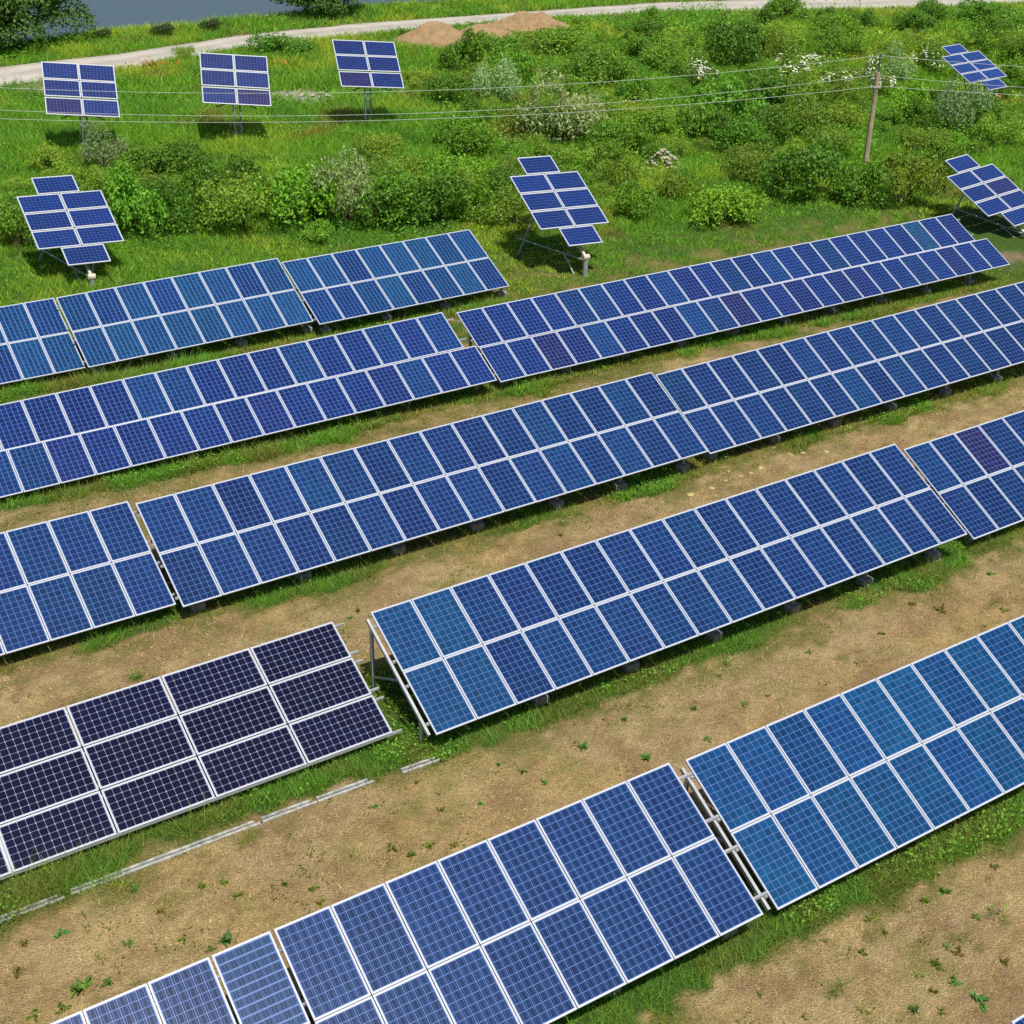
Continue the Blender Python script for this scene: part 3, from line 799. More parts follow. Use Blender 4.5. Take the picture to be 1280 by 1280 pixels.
BUSH = [(-16.0, 55.6, 3.9, 4.4, 'b', 'just right of the left cross shaped tracker'), (-19.9, 65.5, 2.5, 2.1, 's', 'below the leftmost upright tracker'), (-14.6, 56.6, 2.8, 2.7, 'd', 'behind the middle array of the backmost row'), (-14.1, 60.1, 2.6, 2.4, 'd', 'half way up the meadow left of centre'), (-11.8, 56.9, 3.9, 2.9, 'o', 'behind the junction of two backmost arrays'), (-9.5, 57.4, 4.2, 3.4, 'b', 'left of the silvery bush behind the backmost row'), (-7.4, 57.9, 3.9, 3.4, 's', 'behind the right array of the backmost row'), (-5.6, 57.6, 3.2, 3.0, 'd', 'right of the silvery bush behind the backmost row'), (-3.5, 58.3, 3.9, 2.9, 'd', 'behind the right end of the backmost row'), (-2.0, 59.4, 2.5, 1.9, 'b', 'left of the central cross shaped tracker'), (-20.4, 53.9, 2.5, 2.3, 'd', 'at the left photo edge beside a cross shaped tracker'),
 (2.2, 72.2, 4.8, 4.0, 's', 'largest above the central tracker'), (-1.3, 82.2, 3.4, 3.3, 's', 'right of the upright tracker by the sand mounds'), (-4.2, 81.7, 2.9, 1.8, 'd', 'beside the upright tracker by the sand mounds'), (3.2, 79.3, 3.3, 2.5, 'd', 'behind the largest silvery bush'), (5.5, 87.5, 4.2, 2.8, 'd', 'under the power cables right of centre'), (2.7, 96.9, 5.1, 2.2, 'd', 'wide and low below the second sand mound'), (0.1, 74.9, 2.7, 2.2, 'o', 'left of the largest silvery bush'), (6.9, 83.5, 2.5, 2.1, 'd', 'small, under the cables above the rubble heap'), (14.4, 94.8, 4.1, 3.8, 'd', 'round and alone near the road'), (11.3, 88.5, 3.2, 2.3, 'h', 'leftmost of the blossoming ones'), (18.4, 87.4, 5.8, 3.0, 'h', 'widest, left of the utility pole'), (21.9, 87.3, 2.9, 2.9, 'h', 'right behind the utility pole'), (27.8, 95.3, 2.9, 2.8, 'h', 'beside the far small tracker'), (11.1, 76.5, 4.6, 3.7, 'd', 'large, between rubble heap and utility pole'), (14.4, 80.6, 4.4, 3.1, 'd', 'below the widest hawthorn'), (15.4, 76.1, 3.7, 2.5, 'o', 'at the left of the utility pole'), (9.5, 74.5, 3.1, 2.9, 'd', 'right behind the rubble heap'), (11.7, 71.6, 2.6, 2.3, 'd', 'in front right of the rubble heap'),
 (9.2, 59.8, 3.5, 2.3, 'b', 'lime coloured, behind the longest array'), (7.6, 63.6, 2.3, 2.1, 'o', 'right of the central cross shaped tracker'), (13.7, 63.9, 4.3, 3.1, 'd', 'broad, behind the longest array'), (16.3, 63.7, 3.6, 2.6, 'b', 'below the foot of the utility pole'), (18.4, 64.0, 4.0, 3.8, 'o', 'big and round at the right end of the longest array'), (16.3, 71.8, 3.5, 2.4, 'o', 'just left of the pole foot'), (13.5, 67.4, 2.9, 2.2, 'o', 'below the dark bushes in the right meadow'), (25.3, 78.9, 3.9, 4.0, 's', 'covering a corner of the far small tracker'), (24.5, 92.3, 2.8, 3.6, 's', 'tall, right behind the top of the utility pole'), (37.3, 114.6, 5.7, 2.3, 'd', 'in the top right photo corner'), (34.7, 99.5, 2.5, 2.7, 'd', 'at the right photo edge beside the far tracker'), (5.2, 60.8, 2.2, 2.0, 'b', 'next to the post of the central tracker'), (6.2, 70.4, 2.5, 2.3, 'd', 'touching the rubble heap on its left'), (4.5, 67.7, 2.4, 2.8, 'd', 'above right of the central tracker'), (-21.7, 91.4, 1.4, 2.0, 'o', 'small, at the road edge left of the poppies'), (-16.0, 93.5, 4.5, 1.8, 'd', 'low, between road and the middle upright tracker'), (-8.2, 101.1, 1.0, 0.9, 'd', 'tiny, left of the first sand mound'), (4.3, 108.0, 0.9, 1.2, 'd', 'tiny, right of the second sand mound'), (-2.6, 75.7, 2.3, 1.9, 'd', 'below the cables at the centre'), (-6.2, 84.9, 3.0, 1.6, 'o', 'just behind the right upright tracker'), (-7.1, 68.6, 2.5, 1.8, 'o', 'in the open grass below the right upright tracker'), (-22.4, 65.1, 2.1, 1.3, 'o', 'by the left photo edge below an upright tracker'), (1.6, 62.2, 2.6, 2.4, 'd', 'behind the top panel of the central tracker'), (-0.5, 87.0, 3.6, 2.5, 'd', 'above the smaller silvery bush'), (9.5, 93.4, 3.3, 2.4, 'o', 'above the leftmost hawthorn'), (23.2, 104.1, 4.4, 2.7, 'd', 'wide, right of the round lone bush near the road'), (19.0, 103.3, 3.7, 2.0, 'o', 'low, beyond the round lone bush'), (30.5, 110.2, 4.0, 2.2, 'd', 'left of the top right photo corner'), (21.6, 69.4, 2.6, 2.3, 'd', 'right of the utility pole foot'), (26.7, 76.4, 2.9, 2.3, 'o', 'above the purplish tracker at the right edge'), (-7.2, 61.8, 2.6, 2.4, 'd', 'behind the silvery bush of the backmost row'), (-11.3, 60.4, 2.6, 2.0, 'o', 'behind the bright bushes left of centre'), (18.4, 77.9, 2.4, 2.0, 'o', 'behind the utility pole shaft'), (8.2, 97.1, 3.4, 1.9, 'd', 'on the slope under the second sand mound'), (4.8, 93.9, 3.3, 2.1, 'o', 'between the sand mounds and the cables')]
for i, (x, y, bw, bh, k, where) in enumerate(BUSH):
    H = max(1.1, (bh - 0.08 * bw) * 1.18)
    z = gz(x, y); me, st = BM[k][i % 3]
    yo = y + bw * 0.28                                     # the crown's middle lies behind its near foot
    b = empty('bush', (x, yo, gz(x, yo)), random.uniform(0, 6.28), (KD[k] + ' ' + where), 'bush', 'bushes in the overgrown meadow')
    s_ = bw / 2.7
    b.scale = (s_, s_ * random.uniform(.85, 1.1), min(H / 1.75, s_ * 1.45))
    fo = link(bpy.data.objects.new('foliage', me), b)
    v = random.uniform(.8, 1.25); cl = LCOL[k]
    fo.color = (cl[0] * v * random.uniform(.85, 1.15), cl[1] * v, cl[2] * v, 1)
    link(bpy.data.objects.new('stems', st), b)

# the rest of the scrub: smaller bushes that fill the ground between the ones above
used_labels = set()
def bush_label(x, y, k, near, wh):
    for nb in sorted(BUSH, key=lambda b_: (b_[0] - x) ** 2 + (b_[1] - y) ** 2)[:6]:
        dx, dy = x - nb[0], y - nb[1]
        rel = ('right of' if dx > 0 else 'left of') if abs(dx) > abs(dy) else ('behind' if dy > 0 else 'in front of')
        for size in ('small', 'low'):
            l = '%s %s %s the %s %s' % (size, KD[k].replace(' leafy', '').replace(' grey', ''), rel, KD[nb[4]].split(' bush')[0].split()[0] + ' bush', nb[5])
            if l not in used_labels and len(l.split()) <= 16: used_labels.add(l); return l
    return 'small ' + KD[k] + ' ' + wh
taken = [(b_[0], b_[1]) for b_ in BUSH] + [(t[1][0], t[1][1] - 1.5) for t in TR] + [(-6, 99.5), (-7.5, 97.5), (-4.5, 97.5), (0.6, 105.5), (-1.5, 104), (2.5, 104), (-2.6, 102.5), (18, 70.3), (17.6, 69.0), (18.6, 69.2), (17.2, 67.6), (18.4, 67.8)]
frng = random.Random(23); nfill = 0
ZONES = [((-23, 55.5, 24, 66), 110, 'behind the backmost row', 'odobd'), ((-3, 64, 27, 82), 200, 'in the scrub right of centre', 'dodbo'), ((-4, 82, 36, 104), 170, 'in the far scrub under the cables', 'doodb'), ((3, 104, 40, 117), 44, 'near the road on the right', 'dod'), ((-24, 58, -4, 64), 7, 'in the left meadow', 'dob')]
for (x0, y0, x1, y1), cnt, wh, kinds in ZONES:
    for _ in range(cnt):
        x, y = frng.uniform(x0, x1), frng.uniform(y0, y1); k = frng.choice(kinds); bw = frng.uniform(1.2, 3.5)
        q = x * HX + y * HY
        if q < 49.5 or abs(x) > 0.372 * (y + 4) + 1 or y > float(poly_y(ROAD_NEAR, x)) - 2.5: continue
        if any((x - p) ** 2 + (y - r_) ** 2 < (0.65 + .34 * bw) ** 2 for p, r_ in taken): continue
        if any(abs(x - t[1][0]) < 2.4 and -4.5 < y - t[1][1] < 2.0 for t in TR): continue
        if float(fbm(np.array([x * .12]), np.array([y * .12]), 121)[0]) < 0.36: continue
        taken.append((x, y)); me, st = BM[k][frng.randrange(3)]
        near = min(BUSH, key=lambda b_: (b_[0] - x) ** 2 + (b_[1] - y) ** 2)
        b = empty('bush', (x, y, gz(x, y)), frng.uniform(0, 6.28), bush_label(x, y, k, near, wh), 'bush', 'small %ses %s' % (KD[k], wh))
        s_ = bw / 2.7; b.scale = (s_, s_, s_ * frng.uniform(.85, 1.5))
        fo = link(bpy.data.objects.new('foliage', me), b); v = frng.uniform(.75, 1.3); cl = LCOL[k]
        fo.color = (cl[0] * v, cl[1] * v, cl[2] * v, 1); link(bpy.data.objects.new('stems', st), b)

def tree(x, y, h, r, label, seed, n=26000):
    rng = np.random.default_rng(seed); z0 = gz(x, y)
    root = empty('tree', (x, y, z0), 0, label, 'tree', 'broad trees on the lake shore')
    MB().tube((0, 0, -0.2), (0.1, 0.1, h * 0.45), 0.28, 0.16, 9).obj('trunk', M['bark'], root)
    lobes = []
    for i in range(44):
        an = rng.uniform(0, 6.28); q = r * math.sqrt(rng.random()); zz = rng.uniform(0.02, 0.92) * h
        q *= math.sqrt(max(0.15, 1 - (zz / h - 0.35) ** 2 * 1.6)); rr = r * rng.uniform(.26, .42)
        lobes.append((q * math.cos(an), q * math.sin(an), max(zz, rr * .7), rr, rr, rr * .85))
    for l in lobes[:9]:
        MB().tube((0.05, 0.05, h * 0.22), (l[0] * .85, l[1] * .85, l[2]), 0.09, 0.03, 6).obj('limb', M['bark'], root)
    P, d = crown_points(n, lobes, rng)
    cl = fbm(P[:, 0] * 1.1 + P[:, 2] * .9, P[:, 1] * 1.1 - P[:, 2] * .7, seed)
    s = (rng.random(n) < sstep(0.25, 0.5, cl) + 0.25) & (P[:, 2] > 0.05)
    P, d = P[s], d[s]
    Nn = d * .6 + rng.normal(size=d.shape) * .5 + np.array([0, 0, .3]); Nn /= np.linalg.norm(Nn, axis=1, keepdims=True)
    v, f = leaf_quads(P, Nn, .24, .15, rng)
    o = link(bpy.data.objects.new('crown', mesh_np('crown', v, f, [M['leaf']])), root); o.color = (0.085, 0.180, 0.026, 1)
tree(-34.9, 95.5, 7.0, 4.9, 'big dark leafy tree in the top left photo corner by the lake', 5, 48000)
tree(-15.1, 110.2, 5.6, 3.1, 'rounded dark tree between lake and road, right of the open water', 6, 22000)
def shore_shrub(x, y, s_, label):
    me, st = BM['d'][1]
    b = empty('bush', (x, y, gz(x, y)), 1.0, label, 'bush', 'shrubs on the lake shore'); b.scale = (s_, s_, s_ * .8)
    o = link(bpy.data.objects.new('foliage', me), b); o.color = (0.06, 0.10, 0.022, 1); link(bpy.data.objects.new('stems', st), b)
shore_shrub(-24.6, 99.0, 0.75, 'low green shrub on the shore strip at the middle of the open water')
shore_shrub(-28.3, 97.2, 0.6, 'low green shrub on the shore strip right of the big corner tree')
shore_shrub(-21.9, 102.0, 0.7, 'low green shrub on the shore strip above the middle upright tracker')

# weeds on the bare soil
def weed_mesh(seed):
    rng = np.random.default_rng(seed); v, f = [], []
    n = int(rng.integers(26, 46))
    for i in range(n):
        an = rng.uniform(0, 6.28); L = rng.uniform(.05, .19); el = rng.uniform(0.1, 1.25); wd = L * rng.uniform(.16, .3)
        d = np.array([math.cos(an) * math.cos(el), math.sin(an) * math.cos(el), math.sin(el)]); s = np.array([-math.sin(an), math.cos(an), 0])
        o = np.array([rng.normal(0, .03), rng.normal(0, .03), 0]); m = o + d * L * .5; e = o + d * L + np.array([0, 0, -L * .25])
        k = len(v); v += [o, m + s * wd * .5, e, m - s * wd * .5]; f.append([k, k + 1, k + 2, k + 3])
    return mesh_np('weed', np.array(v), f, [M['leaf']])
WM = [weed_mesh(300 + i) for i in range(6)]
WEED = [(6.72, 18.54, 1), (8.3, 19.33, 1), (7.85, 19.06, .8), (8.72, 18.7, .8), (6.93, 18.25, .7), (8.16, 17.83, 1), (7.99, 17.95, .8), (8.92, 17.63, .8), (7.65, 17.53, .9), (7.71, 17.42, .7), (7.27, 17.26, .7), (7.9, 17.14, 1), (8.18, 16.71, 1.3), (7.46, 16.91, .8), (7.01, 16.5, .8), (7.49, 16.48, .8), (6.4, 17.76, .8), (5.77, 17.99, .6), (4.43, 16.71, .7), (9.44, 20.02, .9), (4.12, 24.73, .8), (4.32, 23.7, .9), (-7.15, 16.38, 1.5), (-6.74, 16.53, .9), (-7.83, 17.59, 1), (-6.61, 17.41, .9), (-8.41, 17.34, .8), (-6.83, 18.74, .8), (-4.89, 17.58, 1.4), (-5.14, 17.38, .8), (-5.69, 17.58, .8), (-4.91, 18.66, .9), (-5.61, 18.85, .7), (-3.56, 18.88, .9), (-4.1, 19.0, .6), (-7.33, 16.0, 1.1), (-7.81, 15.85, 1.1), (-3.39, 18.55, .8), (-5.22, 18.97, .8), (-1.31, 21.16, .8), (-1.39, 21.63, .5), (-1.49, 20.08, 1.2), (-2.24, 20.0, 1.1), (1.61, 23.23, .9), (2.93, 22.96, 1.1), (-1.85, 21.98, .7), (-2.63, 21.21, .6), (0.3, 22.39, 1), (0.79, 22.08, .7), (-1.0, 20.14, .7), (-1.81, 19.84, .8), (-.19, 22.59, .7), (12.58, 30.94, 1), (10.83, 29.15, 1.2), (12.39, 29.24, 1), (9.05, 27.98, .8), (10.13, 29.37, .9), (-3.87, 27.91, .8), (-3.71, 28.24, .8), (8.16, 26.7, .7), (7.1, 27.13, .7), (5.87, 25.33, .6), (-6.1, 28.78, .7), (1.31, 32.23, .7), (-8.35, 16.73, .9), (-6.23, 18.21, .7), (-2.94, 19.79, .6), (-.54, 21.38, .6), (2.54, 24.27, .6), (4.87, 26.04, .6)]
ORD = 'first second third fourth fifth sixth seventh eighth ninth tenth eleventh twelfth thirteenth fourteenth fifteenth sixteenth'.split()
def weed_place(x, y):
    q = x * HX + y * HY
    if q < 14.6 and x > 3:
        o, az = ARR['E2'][0], R(32.4); nm, rel, side, g = 'bright front array', 'in front of', 'right of the gap', 'weeds below the bright front array'
        c = ((x - o[0]) * math.cos(az) + (y - o[1]) * math.sin(az)) / PIT
    elif q < 21.5:
        o, az = ARR['E1'][0], R(32.78); g = 'weeds behind the front row'; rel = 'behind'
        c = ((x - o[0]) * math.cos(az) + (y - o[1]) * math.sin(az)) / PIT
        side = 'right of the front row gap' if c >= 0 else 'left of the front row gap'
        if c < 0: c = -c
    else:
        o, az = ARR['D2'][0], R(32.79); g = 'weeds in the middle aisle'; rel = 'behind'; side = 'of the sixteen column array'
        c = ((x - o[0]) * math.cos(az) + (y - o[1]) * math.sin(az)) / PIT
        if c < 0: return 'beyond the left end of the sixteen column array', g, q
    return '%s the %s column %s' % (rel, ORD[min(int(c), 15)], side), g, q
WP = [weed_place(x, y) for x, y, _ in WEED]
for i, (x, y, s_) in enumerate(WEED):
    pl, g, q = WP[i]
    same = sorted([w_[2] for w_ in WP if w_[0] == pl], reverse='in front' in pl)
    r_ = same.index(q)
    lab = 'green weed on soil ' + pl + ('' if len(same) == 1 else ', ' + ('nearest' if r_ == 0 else ORD[r_] + ' nearest'))
    o = bpy.data.objects.new('weed', WM[i % 6])
    o.matrix_basis = Matrix.Translation((x, y, gz(x, y))) @ Matrix.Rotation(random.uniform(0, 6.28), 4, 'Z') @ Matrix.Diagonal((s_ * random.uniform(.8, 1.2), s_ * random.uniform(.8, 1.2), s_ * random.uniform(.7, 1.3), 1))
    o.color = (0.15 * random.uniform(.5, 1.6), 0.23 * random.uniform(.7, 1.2), 0.036, 1)
    tag(link(o), lab, 'weed', g)

# ------------------------------------------------------------------ grass and straw (nobody could count it)
def tufts(x, y, h, wd, tone_, lean, rng, blades):
    n = len(x); k = n * blades
    xi = np.repeat(x, blades) + rng.normal(0, 1, k) * np.repeat(wd, blades) * 1.6; yi = np.repeat(y, blades) + rng.normal(0, 1, k) * np.repeat(wd, blades) * 1.6
    zi = ground_z(xi, yi) - 0.01
    hh = np.repeat(h, blades) * rng.uniform(.55, 1.15, k); ww = np.repeat(wd, blades) * rng.uniform(.6, 1.2, k)
    an = rng.uniform(0, 6.283, k); la = rng.uniform(0, 6.283, k); lm = lean * hh * rng.uniform(.2, 1.2, k)
    cx, sx = np.cos(an) * ww / 2, np.sin(an) * ww / 2
    v = np.empty((k, 3, 3), np.float32)
    v[:, 0] = np.stack([xi - cx, yi - sx, zi], 1); v[:, 1] = np.stack([xi + cx, yi + sx, zi], 1)
    v[:, 2] = np.stack([xi + np.cos(la) * lm, yi + np.sin(la) * lm, zi + hh], 1)
    t = np.repeat(np.repeat(tone_, blades, 0), 3, 0)
    return v.reshape(-1, 3), np.arange(k * 3).reshape(k, 3), t
def herbs(x, y, h, size, tone_, rng):
    P = np.stack([x, y, ground_z(x, y) + h], 1)
    Nn = rng.normal(size=P.shape) * .5 + np.array([0, 0, 1.0]); Nn /= np.linalg.norm(Nn, axis=1, keepdims=True)
    n = len(P); r = rng.normal(size=(n, 3)); t = np.cross(Nn, r); t /= np.linalg.norm(t, axis=1, keepdims=True); b = np.cross(Nn, t)
    L = (size * rng.uniform(.6, 1.3, n))[:, None]
    v = np.stack([P - t * L * .5, P + b * L * .33, P + t * L * .5, P - b * L * .33], 1).reshape(-1, 3)
    return v, np.arange(n * 4).reshape(n, 4), np.repeat(tone_, 4, 0)
def in_view(x, y, m=2.0): return np.abs(x) < 0.372 * (y + 4) + m
def off_road(x, y): return np.maximum(poly_y(ROAD_NEAR, x) - y, y - poly_y(ROAD_FAR, x)) > 0.1
def dry(x, y): return y < poly_y(SHORE, x) + 1.0
def gtone(x, y, rng):
    a = fbm(x * .16, y * .16, 71); b = fbm(x * .6, y * .6, 73); c = fbm(x * .3 + 40, y * .3, 75)
    t = np.tile(np.array([0.185, 0.395, 0.028]), (len(x), 1))
    t = lerp(t, np.tile(np.array([0.37, 0.48, 0.042]), (len(x), 1)), sstep(.48, .70, a) * .85)
    t = lerp(t, np.tile(np.array([0.120, 0.310, 0.028]), (len(x), 1)), sstep(.50, .68, b) * .8)
    t = lerp(t, np.tile(np.array([0.30, 0.26, 0.07]), (len(x), 1)), sstep(.62, .76, c) * .7)
    return t * rng.uniform(.8, 1.2, len(x))[:, None]
def stuff(name, parts, m, label):
    v = np.concatenate([p[0] for p in parts]); t = np.concatenate([p[2] for p in parts]); o = 0; f = []
    for p in parts: f.append(p[1] + o); o += len(p[0])
    tag(link(bpy.data.objects.new(name, mesh_np(name, v, np.concatenate(f), [m], tone=t))), label, kind='stuff')
rng = RNG
# meadow
parts = []; hp = []
for (ya, yb, den, wd, hh) in ((40, 62, 60, .035, .24), (62, 80, 42, .05, .38), (80, 100, 26, .065, .42), (100, 128, 14, .085, .42)):
    hw = 0.372 * (yb + 4) + 2; n = int(den * (yb - ya) * 2 * hw)
    x = rng.uniform(-hw, hw, n); y = rng.uniform(ya, yb, n)
    g, l, u = green(x, y)
    s = in_view(x, y) & off_road(x, y) & dry(x, y) & (rng.random(n) < sstep(.45, .95, g) * (x * HX + y * HY > 42.5))
    for (px, py, pr) in [(-12.8, 82.8, 2.0), (-27.8, 82.5, 1.6), (21.0, 57.6, 1.0)]: s &= (np.hypot(x - px, (y - py) * 1.3) > pr) | (rng.random(n) < .25)
    x, y, u, g = x[s], y[s], u[s], g[s]
    tall = fbm(x * .25, y * .25, 81); h = hh * (0.45 + 1.2 * tall) * np.where(x * HX + y * HY < 47, .55, 1) * (1 - .6 * u)
    parts.append(tufts(x, y, h, np.full(len(x), wd), gtone(x, y, rng), 1.25, rng, 4))
    n2 = int(n * .5); x = rng.uniform(-hw, hw, n2); y = rng.uniform(ya, yb, n2)
    dn = fbm(x * .3, y * .3, 91)
    s = in_view(x, y) & off_road(x, y) & dry(x, y) & (x * HX + y * HY > 45) & (rng.random(n2) < sstep(.45, .65, dn))
    x, y = x[s], y[s]
    tt = gtone(x, y, rng) * np.array([.75, .9, .9])
    hp.append(herbs(x, y, rng.uniform(.05, .55, len(x)), wd * 2.4, tt, rng))
stuff('meadow_grass', parts, M['grass'], 'tall green meadow grass')
# tall weeds: uneven masses that merge the bushes into one scrub
for (ya, yb, den, sz) in ((54, 70, 60, .13), (70, 88, 42, .16), (88, 120, 20, .20)):
    hw = 0.372 * (yb + 4) + 2; n = int(den * (yb - ya) * 2 * hw)
    x = rng.uniform(-hw, hw, n); y = rng.uniform(ya, yb, n); q = x * HX + y * HY
    wild = sstep(-9, 0, x + 0.25 * (70 - y)) + .6 * sstep(50, 52, q) * (1 - sstep(60, 63, q))
    ms = fbm(x * .45, y * .45, 131) * .6 + fbm(x * 1.5, y * 1.5, 133) * .4
    s = in_view(x, y) & off_road(x, y - 1.5) & off_road(x, y) & dry(x, y) & (q > 49.2) & (rng.random(n) < wild * sstep(.38, .58, ms))
    for t_ in TR: s &= ~((np.abs(x - t_[1][0]) < 2.2) & (y - t_[1][1] < 1.5) & (y - t_[1][1] > -4.5))
    x, y, ms = x[s], y[s], ms[s]
    tp = 1.35 * sstep(.36, .75, ms)
    tt = gtone(x, y, rng) * np.array([.85, .95, 1.0]) * rng.uniform(.7, 1.25, len(x))[:, None]
    hp.append(herbs(x, y, tp * rng.random(len(x)) ** .6, sz, tt, rng))
stuff('herb_leaves', hp, M['grass'], 'broad leafy herbs growing through the meadow grass')
# grass of the array field
n = 520000; x = rng.uniform(-22, 26, n); y = rng.uniform(13, 56, n)
s = in_view(x, y, 1.0) & (x * HX + y * HY < 45); x, y = x[s], y[s]
g, l, u = green(x, y); cov = COVER
pr = np.clip(sstep(.25, .9, g) * .35 + l * .9, 0, 1) * (1 - .5 * u)
s = rng.random(len(x)) < pr; x, y, l, g, cov = x[s], y[s], l[s], g[s], cov[s]
far = sstep(30, 45, y)
h = (.05 + .07 * g + .34 * l * (0.2 + 1.4 * fbm(x * 1.1, y * 1.1, 97))) * rng.uniform(.6, 1.2, len(x))
h = np.where(cov, np.minimum(h, .20), h)
t = lerp(np.tile(np.array([0.34, 0.33, 0.060]), (len(x), 1)), np.tile(np.array([0.165, 0.37, 0.034]), (len(x), 1)), sstep(.25, .8, np.maximum(l, g * .8)))
t = lerp(t, np.tile(np.array([0.27, 0.25, 0.055]), (len(x), 1)), sstep(.42, .68, fbm(x * 1.1, y * 1.1, 99)) * .75) * rng.uniform(.75, 1.25, len(x))[:, None]
stuff('strip_grass', [tufts(x, y, h, .012 + .016 * far, t, 1.2, rng, 3)], M['grass'], 'lush grass in strips along the lower edges of the arrays')
s = (l > .45) & (rng.random(len(x)) < .9 * sstep(.44, .60, fbm(x * .9, y * .9, 101)))
hx, hy, hc = x[s], y[s], cov[s]
th = np.tile(np.array([0.165, 0.37, 0.036]), (len(hx), 1)) * rng.uniform(.7, 1.3, len(hx))[:, None]
stuff('clover_leaves', [herbs(hx + rng.normal(0, .05, len(hx)), hy + rng.normal(0, .05, len(hx)), np.where(hc, .5, 1) * rng.uniform(.03, .36, len(hx)), .065, th, rng)], M['grass'], 'clumps of broad green leaves at the feet of the arrays')
# straw on the dry soil
n = 520000; x = rng.uniform(-20, 24, n); y = rng.uniform(13, 46, n)
s = in_view(x, y, 1.0); x, y = x[s], y[s]
g, l, u = green(x, y)
pr = (1 - sstep(.4, .8, g)) * (.25 + .9 * sstep(.4, .65, fbm(x * .8, y * .8, 103)))
s = rng.random(len(x)) < pr * .6; x, y, g = x[s], y[s], g[s]
t = lerp(np.tile(np.array([0.60, 0.44, 0.21]), (len(x), 1)), np.tile(np.array([0.42, 0.34, 0.11]), (len(x), 1)), sstep(.3, .7, fbm(x * .6, y * .6, 105)))
t = t * rng.uniform(.45, 1.3, len(x))[:, None]
n3_ = 60000; x3 = rng.uniform(-20, 24, n3_); y3 = rng.uniform(13, 44, n3_)
g3, l3, u3 = green(x3, y3)
s3 = in_view(x3, y3, 1.0) & (g3 < .6) & (rng.random(n3_) < .05 + .9 * sstep(.50, .66, .6 * fbm(x3 * 1.4, y3 * 1.4, 107) + .4 * fbm(x3 * 5, y3 * 5, 108, 2))) & ~COVER
x3, y3, g3 = x3[s3], y3[s3], g3[s3]
t3 = lerp(np.tile(np.array([0.56, 0.43, 0.20]), (len(x3), 1)), np.tile(np.array([0.30, 0.30, 0.07]), (len(x3), 1)), sstep(.35, .65, .5 * g3 + .6 * fbm(x3 * .9, y3 * .9, 109))) * rng.uniform(.6, 1.15, len(x3))[:, None]
dead = tufts(x3, y3, rng.uniform(.03, .11, len(x3)), np.full(len(x3), .012), t3, 1.3, rng, 4)
stuff('straw', [dead, tufts(x, y, rng.uniform(.02, .08, len(x)), np.full(len(x), .013), t, 2.2, rng, 2)], M['straw'], 'dry straw lying on the tan soil')
# low weeds creeping in patches over the dry soil
n = 26000; x = rng.uniform(-20, 24, n); y = rng.uniform(13, 44, n)
g, l, u = green(x, y)
s = in_view(x, y, 1.0) & ~COVER & (g < .7) & (rng.random(n) < sstep(.56, .70, .5 * fbm(x * .8, y * .8, 141) + .5 * fbm(x * 4, y * 4, 142, 2)))
x, y = np.repeat(x[s], 5), np.repeat(y[s], 5); x = x + rng.normal(0, .05, len(x)); y = y + rng.normal(0, .05, len(y))
t = lerp(np.tile(np.array([0.13, 0.22, 0.035]), (len(x), 1)), np.tile(np.array([0.30, 0.30, 0.06]), (len(x), 1)), rng.random(len(x)))
stuff('creeping_weeds', [herbs(x, y, rng.uniform(.0, .07, len(x)), .05, t * .8, rng)], M['grass'], 'low creeping weeds in patches on the dry soil')
# poppies
px = np.r_[rng.normal(-22.6, .9, 70), rng.normal(-15.6, .7, 40)]; py = np.r_[rng.normal(88.6, .5, 70), rng.normal(90.2, .4, 40)]
stuff('poppies', [herbs(px, py, rng.uniform(.25, .55, len(px)), .16, np.ones((len(px), 3)), rng)], M['poppy'], 'red poppies in the grass near the road')

# ------------------------------------------------------------------ small things
def lump(name, x, y, rx, ry, h, m, label, cat, seed, group=None, seg=28, sink=0.05):
    rng_ = np.random.default_rng(seed); v, f = [], []
    rings = 9
    for i in range(rings + 1):
        t = i / rings
        for k in range(seg):
            an = 2 * math.pi * k / seg
            r = (1 - t) * (1 + .25 * (vnoise(np.array([math.cos(an) * 2 + seed]), np.array([math.sin(an) * 2]), seed)[0] - .5))
            X_, Y_ = x + math.cos(an) * rx * r, y + math.sin(an) * ry * r
            z = h * (1 - r ** 1.25 if r < 1 else 0) * (0.8 + .4 * vnoise(np.array([X_ * 1.2]), np.array([Y_ * 1.2]), seed + 3)[0]) + .12 * h * (fbm(np.array([X_ * 3]), np.array([Y_ * 3]), seed + 5)[0] - .5)
            v.append((X_ - x, Y_ - y, max(z, 0) - sink if i else -sink))
    for i in range(rings):
        for k in range(seg):
            f.append([i * seg + k, i * seg + (k + 1) % seg, (i + 1) * seg + (k + 1) % seg, (i + 1) * seg + k])
    o = bpy.data.objects.new(name, mesh_np(name, v, f, [m], smooth=True)); o.location = (x, y, gz(x, y))
    return tag(link(o), label, cat, group)
lump('sand_mound', -6.0, 100.2, 3.4, 2.2, 1.5, M['sand'], 'sandy earth mound right behind the right upright tracker', 'mound', 3, 'earth mounds by the road')
lump('sand_mound', 0.6, 107.0, 4.2, 2.2, 1.4, M['sand'], 'wide low sandy earth mound farther along the road', 'mound', 5, 'earth mounds by the road')
lump('sand_mound', -2.6, 104.3, 2.4, 1.4, 0.9, M['sand'], 'small earth mound between two larger sand mounds', 'mound', 9, 'earth mounds by the road')
def rock_mesh(seed, m):
    rng_ = np.random.default_rng(seed); bm = bmesh.new(); bmesh.ops.create_icosphere(bm, subdivisions=2, radius=1.0)
    for v in bm.verts: v.co *= 1 + .28 * (rng_.random() - .5); v.co.z *= .7
    me = bpy.data.meshes.new('stone'); bm.to_mesh(me); bm.free(); me.materials.append(m); return me
